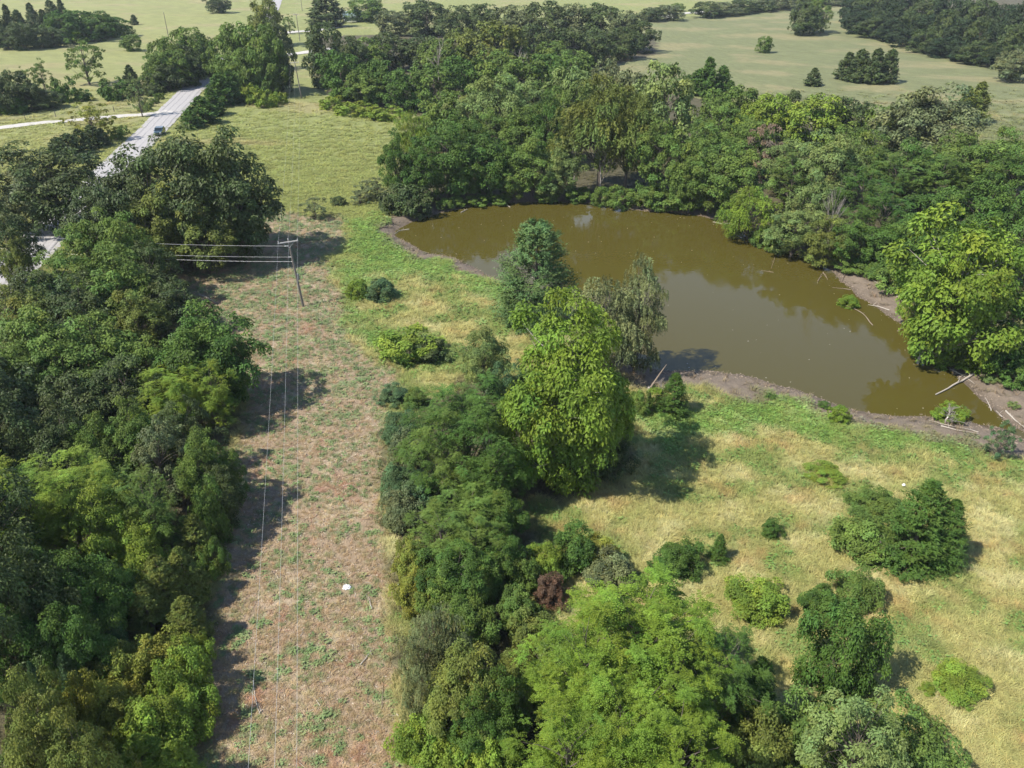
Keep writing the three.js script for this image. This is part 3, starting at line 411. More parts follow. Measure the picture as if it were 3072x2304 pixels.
  ["shrub", "shrub", "N", "elm", -9.93, -68.34, 1.62, 2.06, "greener bush right of the dark strip-edge bush", "shrubs between strip and pond"],
  ["thin_tree", "sparse", "M", "ash", -32.79, -127.79, 3.93, 4.3, "grey twiggy bush under the wires past the near pole", "shrubs between strip and pond"],
  ["shrub", "shrub", "M", "oak", -30.45, -135.73, 1.49, 2.44, "small dark bush in grass right of the wires", "shrubs between strip and pond"],
  ["shrub", "shrub", "N", "blue", -10.7, -62.0, 2.56, 3.04, "blue-green shrub in the fence row right of the strip, second from left", "fence row right of the strip"],
  ["shrub", "shrub", "N", "blue", -9.7, -53.64, 2.8, 2.74, "blue-green shrub in the fence row right of the strip, first from left", "fence row right of the strip"],
  ["shrub", "shrub", "N", "blue", -7.84, -52.22, 2.89, 3.08, "blue-green shrub in the fence row right of the strip, third from left", "fence row right of the strip"],
  ["shrub", "shrub", "N", "ash", -9.24, -56.77, 3.45, 3.42, "greyish green shrub in the fence row right of the strip, second from left", "fence row right of the strip"],
  ["shrub", "shrub", "N", "ash", -9.01, -49.92, 2.78, 3.13, "greyish green shrub in the fence row right of the strip, first from left", "fence row right of the strip"],
  ["locust_tree", "locust", "N", "elm", -3.33, -47.33, 5.83, 5.33, "mid green feathery tree in the fence row right of the strip, second from left", "fence row right of the strip"],
  ["locust_tree", "locust", "N", "elm", -5.21, -44.64, 5.8, 4.1, "mid green feathery tree in the fence row right of the strip, first from left", "fence row right of the strip"],
  ["locust_tree", "locust", "N", "elm", -2.81, -43.23, 5.7, 4.35, "mid green feathery tree in the fence row right of the strip, third from left", "fence row right of the strip"],
  ["broadleaf_tree", "round", "N", "vivid", -0.91, -47.23, 4.78, 3.56, "deep green leafy tree in the fence row right of the strip, third from left", "fence row right of the strip"],
  ["broadleaf_tree", "round", "N", "vivid", -3.97, -40.88, 5.37, 3.87, "deep green leafy tree in the fence row right of the strip, first from left", "fence row right of the strip"],
  ["broadleaf_tree", "round", "N", "vivid", -0.85, -42.71, 4.63, 3.0, "deep green leafy tree in the fence row right of the strip, fourth from left", "fence row right of the strip"],
  ["shrub", "shrub", "N", "yellow", -7.21, -43.33, 3.29, 2.57, "yellowish shrub in the fence row right of the strip, first from left", "fence row right of the strip"],
  ["shrub", "shrub", "N", "yellow", -6.48, -40.87, 2.96, 2.61, "yellowish shrub in the fence row right of the strip, second from left", "fence row right of the strip"],
  ["shrub", "shrub", "N", "elm", -2.24, -40.65, 3.49, 2.73, "mid green shrub in the fence row right of the strip, third from left", "fence row right of the strip"],
  ["shrub", "shrub", "N", "elm", 0.2, -42.44, 3.22, 2.81, "mid green shrub in the fence row right of the strip, fourth from left", "fence row right of the strip"],
  ["shrub", "shrub", "N", "elm", -5.0, -40.65, 3.16, 3.25, "mid green shrub in the fence row right of the strip, first from left", "fence row right of the strip"],
  ["shrub", "shrub", "N", "elm", -2.94, -37.74, 3.06, 3.1, "mid green shrub in the fence row right of the strip, second from left", "fence row right of the strip"],
  ["shrub", "shrub", "N", "elm", 0.44, -39.16, 2.5, 2.55, "mid green shrub in the fence row right of the strip, fifth from left", "fence row right of the strip"],
  ["shrub", "shrub", "N", "brown", 2.75, -41.25, 2.03, 1.91, "reddish brown withered shrub in the thicket", "fence row right of the strip"],
  ["willow_tree", "willow", "N", "sage", -4.92, -34.46, 6.27, 3.17, "sage green willow in the fence row right of the strip, third from left", "fence row right of the strip"],
  ["willow_tree", "willow", "N", "sage", -5.6, -32.7, 5.84, 2.52, "sage green willow in the fence row right of the strip, first from left", "fence row right of the strip"],
  ["willow_tree", "willow", "N", "ash", -3.67, -34.1, 5.52, 2.59, "the only greyish green willow in the fence row right of the strip", "fence row right of the strip"],
  ["willow_tree", "willow", "N", "sage", -5.26, -30.41, 5.42, 2.15, "sage green willow in the fence row right of the strip, second from left", "fence row right of the strip"],
  ["broadleaf_tree", "round", "N", "olive", -2.42, -29.79, 7.45, 4.2, "yellow-olive tree above the lower strip edge", "fence row right of the strip"],
  ["broadleaf_tree", "round", "N", "vivid", -0.66, -29.19, 6.46, 2.87, "deep green leafy tree in the fence row right of the strip, fifth from left", "fence row right of the strip"],
  ["broadleaf_tree", "round", "N", "vivid", -1.89, -28.3, 6.08, 3.09, "deep green leafy tree in the fence row right of the strip, second from left", "fence row right of the strip"],
  ["shrub", "shrub", "N", "light", -5.34, -28.6, 3.14, 2.64, "yellow-green shrub in the fence row right of the strip, first from left", "fence row right of the strip"],
  ["shrub", "shrub", "N", "light", -3.46, -27.56, 2.99, 2.85, "yellow-green shrub in the fence row right of the strip, second from left", "fence row right of the strip"],
  ["shrub", "shrub", "N", "light", -1.16, -27.2, 3.48, 2.56, "yellow-green shrub in the fence row right of the strip, third from left", "fence row right of the strip"],
  ["shrub", "shrub", "N", "olive", 1.35, -37.25, 2.34, 2.78, "olive green shrub in the fence row right of the strip, second from left", "fence row right of the strip"],
  ["shrub", "shrub", "N", "olive", 0.41, -34.08, 2.47, 2.05, "olive green shrub in the fence row right of the strip, first from left", "fence row right of the strip"],
  ["shrub", "shrub", "N", "olive", 2.37, -35.8, 1.81, 1.82, "olive green shrub in the fence row right of the strip, third from left", "fence row right of the strip"],
  ["shrub", "shrub", "N", "vivid", 4.59, -44.87, 2.93, 3.33, "round dark green bush above the big lime thicket", "shrubs in the dry field"],
  ["shrub", "shrub", "N", "yellow", 6.7, -44.97, 2.26, 2.44, "yellow-leaved bush right of the round dark bush", "shrubs in the dry field"],
  ["shrub", "shrub", "N", "light", 2.49, -43.51, 2.73, 2.38, "light green tangle left of the round dark bush", "shrubs in the dry field"],
  ["locust_tree", "locust", "N", "lime", 7.16, -31.67, 11.07, 8.0, "top of the big lime green thicket in the foreground", "shrubs in the dry field"],
  ["locust_tree", "locust", "N", "lime", 3.98, -29.55, 10.63, 5.65, "left part of the big lime green thicket", "shrubs in the dry field"],
  ["locust_tree", "locust", "N", "lime", 9.0, -30.22, 10.26, 6.26, "right part of the big lime green thicket", "shrubs in the dry field"],
  ["locust_tree", "locust", "N", "lime", 5.83, -26.82, 10.32, 6.33, "lower middle of the big lime green thicket", "shrubs in the dry field"],
  ["locust_tree", "locust", "N", "lime", 2.81, -25.35, 8.76, 4.77, "lowest left part of the lime thicket at bottom edge", "shrubs in the dry field"],
  ["locust_tree", "locust", "N", "lime", 8.22, -25.46, 9.3, 5.71, "lowest right part of the lime thicket at bottom edge", "shrubs in the dry field"],
  ["shrub", "shrub", "N", "pale", 3.31, -32.68, 3.85, 3.97, "mass of pale big-leaved vine on the thicket", "shrubs in the dry field"],
  ["locust_tree", "locust", "N", "vivid", 11.81, -30.01, 9.24, 4.44, "dark green feathery tree right of the lime thicket", "shrubs in the dry field"],
  ["cedar_tree", "cedar", "N", "vivid", 14.31, -30.98, 6.18, 2.98, "dark cedar at right end of the foreground thicket", "shrubs in the dry field"],
  ["shrub", "shrub", "N", "light", 17.27, -40.55, 2.1, 3.59, "weedy light green clump above the thicket", "shrubs in the dry field"],
  ["shrub", "shrub", "N", "ash", 7.15, -42.9, 2.49, 3.38, "grey-green tall weeds right of the brown shrub", "shrubs in the dry field"],
  ["shrub", "shrub", "N", "vivid", 20.86, -33.94, 6.12, 4.17, "dense dark tall bush with a shadow in dry field", "shrubs in the dry field"],
  ["shrub", "shrub", "N", "vivid", 21.5, -39.88, 2.15, 2.45, "smaller bush touching the dense tall bush", "shrubs in the dry field"],
  ["shrub", "shrub", "N", "elm", 24.62, -41.18, 2.43, 2.76, "green bush above the dense tall bush", "shrubs in the dry field"],
  ["shrub", "shrub", "N", "vivid", 12.42, -44.54, 2.28, 2.91, "round green bush in the centre of the dry field", "shrubs in the dry field"],
  ["cedar_tree", "cedar", "N", "vivid", 15.82, -45.75, 2.69, 1.69, "young upright tree right of the centre bush", "shrubs in the dry field"],
  ["shrub", "shrub", "N", "vivid", 20.71, -48.46, 1.42, 1.4, "small lone bush in the upper dry field", "shrubs in the dry field"],
  ["cedar_tree", "cedar", "N", "vivid", 30.44, -45.55, 7.85, 5.83, "wide dark cedar at the right of the dry field", "shrubs in the dry field"],
  ["cedar_tree", "cedar", "N", "vivid", 32.38, -45.26, 6.15, 3.78, "right half of the wide dark cedar pair", "shrubs in the dry field"],
  ["shrub", "shrub", "N", "elm", 27.45, -46.88, 2.42, 4.3, "lower green bush joined left to the wide cedar", "shrubs in the dry field"],
  ["shrub", "shrub", "N", "elm", 30.17, -51.76, 1.51, 3.46, "low scrub just above the wide dark cedar", "shrubs in the dry field"],
  ["shrub", "shrub", "N", "light", 27.92, -56.45, 0.86, 2.46, "faint green scrub in the upper dry field", "shrubs in the dry field"],
  ["shrub", "shrub", "N", "light", 28.46, -33.87, 1.41, 2.7, "light green weedy bush near the right edge", "shrubs in the dry field"],
  ["shrub", "shrub", "N", "light", 26.28, -33.48, 0.64, 0.88, "tiny weed bush left of the light weedy bush", "shrubs in the dry field"],
  ["thin_tree", "sparse", "N", "pale", 18.35, -26.62, 7.46, 4.94, "pale straggly sapling at the bottom edge", "shrubs in the dry field"],
  ["shrub", "shrub", "N", "elm", 16.82, -28.74, 4.1, 3.94, "straggly low scrub left of the bottom sapling", "shrubs in the dry field"],
  ["shrub", "shrub", "N", "elm", 22.66, -28.46, 2.94, 3.95, "green scrub right of the bottom sapling", "shrubs in the dry field"],
  ["shrub", "shrub", "N", "olive", 13.4, -27.8, 4.54, 3.6, "olive scrub below the dark cedar at bottom edge", "shrubs in the dry field"],
  ["broadleaf_tree", "round", "F", "oak", 132.11, -389.04, 12.99, 11.66, "dark tree of the pair in the right pasture", "trees in the right pasture"],
  ["thin_tree", "sparse", "F", "pale", 141.99, -394.49, 12.9, 8.45, "slim pale tree of the pair in right pasture", "trees in the right pasture"],
  ["broadleaf_tree", "round", "F", "elm", 140.51, -400.08, 14.4, 8.54, "taller back tree behind the pair in right pasture", "trees in the right pasture"],
  ["broadleaf_tree", "round", "F", "elm", 99.13, -333.2, 5.73, 5.43, "tiny lone tree in the middle of right pasture", "trees in the right pasture"],
  ["cedar_tree", "cedar", "F", "oak", 107.86, -269.89, 8.25, 8.02, "leftmost cedar of the oval clump in right pasture", "trees in the right pasture"],
  ["cedar_tree", "cedar", "F", "oak", 109.6, -264.58, 9.72, 7.86, "second cedar of the oval clump in right pasture", "trees in the right pasture"],
  ["cedar_tree", "cedar", "F", "oak", 113.36, -262.08, 10.29, 8.07, "third cedar of the oval clump in right pasture", "trees in the right pasture"],
  ["cedar_tree", "cedar", "F", "oak", 118.32, -263.45, 9.86, 6.96, "rightmost cedar of the oval clump in right pasture", "trees in the right pasture"],
  ["cedar_tree", "cedar", "F", "oak", 93.25, -257.95, 5.26, 5.43, "small cedar left of the oval cedar clump", "trees in the right pasture"],
  ["cedar_tree", "cedar", "F", "vivid", 54.17, -241.98, 7.28, 6.72, "second cedar from left at right pasture edge behind pond wood", "trees in the right pasture"],
  ["cedar_tree", "cedar", "F", "vivid", 56.67, -240.74, 10.67, 7.46, "tallest cedar of the row behind the pond wood", "trees in the right pasture"],
  ["cedar_tree", "cedar", "F", "vivid", 61.29, -243.23, 8.11, 5.93, "cedar right of the tallest cedar behind pond wood", "trees in the right pasture"],
  ["cedar_tree", "cedar", "F", "vivid", 51.37, -243.07, 5.61, 5.41, "leftmost cedar of the row behind the pond wood", "trees in the right pasture"],
  ["cedar_tree", "cedar", "F", "vivid", 63.45, -241.19, 4.38, 4.03, "small last cedar of the row behind pond wood", "trees in the right pasture"],
  ["broadleaf_tree", "round", "F", "pine", 157.09, -392.66, 9.15, 10.54, "blackish green leafy tree in the front row of the far right forest, first from left", "far right forest front row"],
  ["broadleaf_tree", "round", "F", "oak", 159.31, -378.55, 7.81, 11.41, "dark green leafy tree in the front row of the far right forest, first from left", "far right forest front row"],
  ["broadleaf_tree", "round", "F", "pine", 161.37, -365.37, 8.25, 9.06, "blackish green leafy tree in the front row of the far right forest, second from left", "far right forest front row"],
  ["broadleaf_tree", "round", "F", "pine", 161.95, -350.06, 6.63, 11.37, "blackish green leafy tree in the front row of the far right forest, third from left", "far right forest front row"],
  ["broadleaf_tree", "round", "F", "oak", 161.15, -333.2, 8.24, 9.03, "dark green leafy tree in the front row of the far right forest, second from left", "far right forest front row"],
  ["broadleaf_tree", "round", "F", "pine", 163.43, -322.78, 6.8, 9.83, "blackish green leafy tree in the front row of the far right forest, fourth from left", "far right forest front row"],
  ["broadleaf_tree", "round", "F", "pine", 165.33, -312.95, 6.32, 7.85, "blackish green leafy tree in the front row of the far right forest, fifth from left", "far right forest front row"],
  ["broadleaf_tree", "round", "F", "oak", 167.01, -303.66, 7.32, 9.94, "dark green leafy tree in the front row of the far right forest, third from left", "far right forest front row"],
  ["broadleaf_tree", "round", "F", "pine", 169.22, -294.87, 6.29, 8.07, "blackish green leafy tree in the front row of the far right forest, sixth from left", "far right forest front row"],
  ["broadleaf_tree", "round", "F", "pine", 169.75, -284.53, 6.65, 8.74, "blackish green leafy tree in the front row of the far right forest, seventh from left", "far right forest front row"],
  ["broadleaf_tree", "round", "F", "ash", 159.26, -265.73, 8.85, 10.23, "greyish tree at right edge below the far forest", "far right forest front row"],
  ["broadleaf_tree", "round", "F", "pine", 165.51, -411.74, 9.92, 13.22, "blackish green leafy tree in the middle row of the far right forest, first from left", "far right forest middle row"],
  ["broadleaf_tree", "round", "F", "oak", 167.68, -396.34, 9.59, 11.48, "dark green leafy tree in the middle row of the far right forest, first from left", "far right forest middle row"],
  ["broadleaf_tree", "round", "F", "pine", 168.72, -381.99, 13.13, 13.1, "blackish green leafy tree in the middle row of the far right forest, second from left", "far right forest middle row"],
  ["broadleaf_tree", "round", "F", "oak", 169.56, -365.37, 11.29, 9.82, "dark green leafy tree in the middle row of the far right forest, second from left", "far right forest middle row"],
  ["broadleaf_tree", "round", "F", "pine", 168.49, -347.14, 11.43, 11.23, "blackish green leafy tree in the middle row of the far right forest, third from left", "far right forest middle row"],
  ["broadleaf_tree", "round", "F", "oak", 169.23, -335.9, 14.52, 9.77, "dark green leafy tree in the middle row of the far right forest, third from left", "far right forest middle row"],
  ["broadleaf_tree", "round", "F", "pine", 171.4, -325.33, 12.32, 11.26, "blackish green leafy tree in the middle row of the far right forest, fourth from left", "far right forest middle row"],
  ["broadleaf_tree", "round", "F", "oak", 172.29, -315.36, 14.04, 8.53, "dark green leafy tree in the middle row of the far right forest, fourth from left", "far right forest middle row"],
  ["broadleaf_tree", "round", "F", "pine", 174.01, -305.94, 12.83, 9.96, "blackish green leafy tree in the middle row of the far right forest, fifth from left", "far right forest middle row"],
  ["broadleaf_tree", "round", "F", "oak", 173.54, -294.87, 14.35, 8.64, "dark green leafy tree in the middle row of the far right forest, fifth from left", "far right forest middle row"],
  ["broadleaf_tree", "round", "F", "pine", 175.3, -446.2, 12.67, 14.24, "blackish green leafy tree in the rear row of the far right forest, first from left", "far right forest rear row"],
  ["broadleaf_tree", "round", "F", "oak", 178.74, -432.65, 15.05, 16.11, "dark green leafy tree in the rear row of the far right forest, first from left", "far right forest rear row"],
  ["broadleaf_tree", "round", "F", "pine", 182.89, -419.87, 13.52, 12.53, "blackish green leafy tree in the rear row of the far right forest, second from left", "far right forest rear row"],
  ["broadleaf_tree", "round", "F", "pine", 185.95, -407.78, 15.38, 13.04, "blackish green leafy tree in the rear row of the far right forest, third from left", "far right forest rear row"],
  ["broadleaf_tree", "round", "F", "oak", 187.94, -392.66, 14.17, 14.69, "dark green leafy tree in the rear row of the far right forest, second from left", "far right forest rear row"],
  ["broadleaf_tree", "round", "F", "pine", 190.52, -381.99, 16.25, 11.43, "blackish green leafy tree in the rear row of the far right forest, fourth from left", "far right forest rear row"],
  ["broadleaf_tree", "round", "F", "pine", 194.04, -371.85, 14.52, 11.95, "blackish green leafy tree in the rear row of the far right forest, fifth from left", "far right forest rear row"],
  ["broadleaf_tree", "round", "F", "oak", 196.17, -362.21, 16.82, 13.57, "dark green leafy tree in the rear row of the far right forest, third from left", "far right forest rear row"],
  ["broadleaf_tree", "round", "F", "pine", 199.4, -353.02, 15.16, 10.61, "blackish green leafy tree in the rear row of the far right forest, sixth from left", "far right forest rear row"],
  ["broadleaf_tree", "round", "F", "pine", 199.69, -341.43, 17.21, 11.0, "blackish green leafy tree in the rear row of the far right forest, seventh from left", "far right forest rear row"],
  ["broadleaf_tree", "round", "F", "oak", 73.21, -455.68, 6.3, 12.16, "dark green leafy tree in the tree line along the top, first from left", "tree line along the top"],
  ["broadleaf_tree", "round", "F", "ash", 84.18, -463.54, 7.25, 13.84, "greyish green leafy tree in the tree line along the top, first from left", "tree line along the top"],
  ["broadleaf_tree", "round", "F", "elm", 99.6, -521.7, 4.29, 6.65, "the only mid green leafy tree in the tree line along the top", "tree line along the top"],
  ["broadleaf_tree", "round", "F", "oak", 107.33, -480.07, 7.91, 12.77, "dark green leafy tree in the tree line along the top, second from left", "tree line along the top"],
  ["broadleaf_tree", "round", "F", "ash", 119.72, -488.77, 6.71, 14.56, "greyish green leafy tree in the tree line along the top, second from left", "tree line along the top"],
  ["broadleaf_tree", "round", "F", "oak", 132.27, -497.76, 7.5, 12.17, "dark green leafy tree in the tree line along the top, third from left", "tree line along the top"],
  ["broadleaf_tree", "round", "F", "oak", 145.55, -507.08, 6.48, 13.47, "dark green leafy tree in the tree line along the top, fourth from left", "tree line along the top"],
  ["broadleaf_tree", "round", "F", "ash", 159.05, -516.74, 7.06, 15.36, "greyish green leafy tree in the tree line along the top, third from left", "tree line along the top"],
  ["broadleaf_tree", "round", "F", "oak", 173.31, -526.75, 6.23, 12.86, "dark green leafy tree in the tree line along the top, fifth from left", "tree line along the top"],
  ["broadleaf_tree", "round", "F", "oak", 187.84, -537.15, 6.83, 14.23, "dark green leafy tree in the tree line along the top, sixth from left", "tree line along the top"],
  ["broadleaf_tree", "round", "F", "ash", 203.23, -547.94, 5.97, 16.26, "greyish green leafy tree in the tree line along the top, fourth from left", "tree line along the top"],
  ["dead_tree", "dead", "N", "grey", 28.45, -45.05, 1.85, 1.96, "grey dead brush at the foot of the wide cedar", "shrubs in the dry field"],
  ["dead_tree", "dead", "M", "grey", 43.02, -65.74, 1.83, 2.91, "grey dead brush under the bush in near right shallows", "shrubs on the near pond bank"],
  ["dead_tree", "dead", "N", "grey", 14.91, -68.0, 3.24, 1.86, "dead twigs between the broken trunk and the pond", "shrubs on the near pond bank"],
  ["dead_tree", "dead", "N", "grey", -0.04, -57.69, 6.37, 1.63, "pale bare stems inside the middle clump", "fence row right of the strip"],
  ["broadleaf_tree", "round", "N", "oak", -35.18, -40.0, 12.23, 6.74, "dark green leafy tree just outside the left edge shading the wood, second from left", "trees outside the left edge"],
  ["broadleaf_tree", "round", "N", "oak", -31.18, -34.1, 11.75, 6.1, "dark green leafy tree just outside the left edge shading the wood, fourth from left", "trees outside the left edge"],
  ["broadleaf_tree", "round", "N", "oak", -42.41, -50.02, 11.32, 7.9, "dark green leafy tree just outside the left edge shading the wood, first from left", "trees outside the left edge"],
  ["broadleaf_tree", "round", "M", "oak", -47.96, -59.86, 10.94, 8.19, "dark green leafy tree just outside the left edge shading the wood, third from left", "trees outside the left edge"],
  ["shrub", "shrub", "M", "lime", 48.12, -78.64, 2.08, 4.16, "bright lime green shrub on the right shore of the pond, first from left", "growth on the right shore"],
  ["shrub", "shrub", "M", "lime", 51.53, -77.08, 2.5, 4.61, "bright lime green shrub on the right shore of the pond, second from left", "growth on the right shore"],
  ["broadleaf_tree", "round", "N", "lime", 3.61, -55.22, 12.79, 6.51, "lower left sycamore stem of the middle clump", "middle clump beside the pond"],
];
const POND = [[-19.1, -122.8], [-17.5, -127.2], [-12.9, -132.6], [-8.7, -135.8], [-3.8, -138.5], [3.7, -139.6], [8.7, -140.1], [14.4, -138.5], [19.2, -136.6], [22.6, -134.4], [26.1, -133.7], [31.4, -132.1], [35.3, -128.2], [38.2, -124.2], [40.3, -120.8], [42.0, -116.5], [44.0, -111.8], [45.9, -108.0], [46.0, -103.8], [46.4, -100.5], [46.6, -96.5], [47.5, -94.3], [48.1, -90.1], [49.4, -87.0], [48.9, -82.5], [48.8, -79.2], [49.0, -76.5], [49.2, -71.8], [49.2, -68.7], [49.4, -66.1], [50.1, -64.3], [51.7, -61.1], [50.1, -59.2], [49.3, -63.0], [48.0, -65.1], [45.9, -65.9], [43.0, -67.0], [39.1, -67.3], [34.8, -68.4], [31.8, -71.2], [29.1, -73.2], [25.6, -75.6], [22.3, -76.5], [19.0, -76.6], [16.7, -76.8], [14.6, -77.9], [12.5, -80.1], [10.2, -84.3], [7.8, -89.4], [4.5, -95.0], [0.3, -100.1], [-2.3, -103.3], [-6.5, -108.6], [-9.7, -112.3], [-12.8, -113.5], [-15.0, -116.3], [-17.3, -119.1]];
const STRIP = [[-44.1, -133.3], [-36.8, -130.8], [-28.9, -128.8], [-26.1, -121.7], [-25.7, -115.3], [-27.8, -110.2], [-24.9, -102.3], [-21.4, -94.4], [-21.1, -87.5], [-16.1, -79.0], [-12.4, -75.8], [-11.6, -71.7], [-12.7, -68.0], [-11.5, -58.4], [-10.5, -51.8], [-9.3, -46.2], [-8.5, -41.3], [-7.5, -37.1], [-6.8, -33.4], [-5.8, -28.3], [-5.0, -24.5], [-18.0, -24.5], [-19.2, -28.3], [-20.6, -33.4], [-21.6, -37.9], [-22.8, -44.2], [-24.2, -51.8], [-26.0, -59.9], [-27.8, -68.0], [-32.0, -77.9], [-38.9, -88.8], [-42.7, -93.0], [-48.7, -100.7], [-50.7, -107.6], [-42.0, -107.6], [-40.8, -117.4]];
const WOOD_FLOORS = [[[-70.8, -93.0], [-71.2, -109.4], [-61.9, -99.1], [-54.2, -95.9], [-48.4, -98.3], [-42.1, -91.3], [-37.5, -86.2], [-30.9, -75.8], [-27.0, -66.2], [-25.5, -58.4], [-24.0, -51.2], [-22.7, -43.7], [-21.4, -37.5], [-20.4, -33.0], [-17.9, -24.5], [-33.2, -22.2]], [[-91.0, -385.5], [68.5, -403.9], [56.3, -327.9], [27.9, -290.7], [22.8, -206.7], [47.3, -246.0], [65.2, -224.8], [83.3, -181.7], [90.5, -154.6], [101.2, -142.1], [69.6, -90.2], [54.0, -82.5], [54.0, -94.4], [54.0, -109.4], [47.2, -113.3], [41.6, -128.8], [32.3, -136.5], [19.7, -140.7], [6.2, -141.0], [-8.8, -139.3], [-17.9, -131.3], [-23.4, -142.1], [-23.7, -173.2], [-24.8, -212.4], [-43.6, -223.5], [-58.1, -249.9]], [[158.3, -396.3], [163.5, -365.4], [163.4, -333.2], [169.3, -303.7], [174.2, -262.2], [472.9, -753.5], [292.7, -753.5]], [[-64.9, -113.3], [-52.6, -104.0], [-41.4, -105.8], [-37.4, -109.4], [-41.2, -121.7], [-51.3, -142.1], [-62.5, -154.6], [-68.6, -131.3]], [[-11.9, -63.7], [-9.7, -68.0], [-5.2, -72.7], [2.2, -71.7], [10.6, -61.4], [10.5, -57.0], [1.7, -51.8], [0.9, -47.2], [2.5, -42.2], [2.9, -36.3], [9.0, -35.6], [14.3, -32.7], [16.3, -29.5], [14.8, -24.5], [-4.4, -24.5], [-6.4, -31.4], [-8.3, -41.3], [-10.3, -51.8]]];
const LUSH = [[[-28.1, -126.3], [-21.1, -131.3], [-18.1, -120.6], [-12.5, -111.7], [-2.3, -101.7], [7.7, -88.0], [4.1, -84.9], [-2.8, -95.9], [-9.4, -102.3], [-14.6, -102.3], [-19.7, -102.3], [-19.1, -87.5], [-11.2, -82.5], [-8.0, -76.8], [-13.8, -77.9], [-20.3, -84.9], [-24.8, -95.9], [-23.6, -109.4]], [[11.7, -66.2], [17.6, -68.0], [23.9, -70.8], [31.0, -68.9], [34.7, -66.2], [40.1, -63.7], [47.8, -60.6], [46.1, -57.7], [34.6, -61.4], [26.6, -63.7], [17.2, -61.4], [13.2, -58.4]]];
const RIGHT_PASTURE = [[27.4, -325.3], [57.6, -335.9], [72.6, -460.6], [224.9, -569.3], [155.2, -385.5], [163.4, -333.2], [171.7, -280.6], [168.5, -231.5], [109.6, -142.1], [94.1, -161.6], [85.1, -186.3], [68.8, -238.5], [51.5, -246.0]];
const ROAD_LINE = [[-101.31, -277.68], [-90.95, -218.44], [-84.52, -181.7], [-78.12, -145.09], [-73.09, -116.34], [-69.52, -95.94]];
const ROAD_FAR = [[-102.16, -282.54], [-104.75, -299.21], [-107.87, -325.33], [-117.04, -385.48], [-136.08, -483.84], [-159.82, -592.39], [-175.13, -663.65]];
const DRIVE_LINE = [[-130.16, -194.98], [-125.19, -198.05], [-119.5, -202.28], [-113.04, -205.56], [-105.72, -210.08], [-97.61, -213.59], [-92.25, -215.39], [-89.34, -214.79]];
const DRIVE_FAR = [[[-89.41, -322.78], [-86.21, -329.22], [-80.57, -334.55], [-72.43, -344.26]], [[-107.41, -392.66], [-101.14, -401.98], [-91.93, -409.75], [-84.34, -428.31]], [[85.95, -481.14], [99.45, -506.49], [111.78, -512.47], [126.21, -521.7]]];
const FENCE_LINE = [[-128.72, -202.28], [-122.71, -208.36], [-116.41, -212.41], [-108.66, -216.6], [-101.97, -219.68], [-99.32, -228.75]];
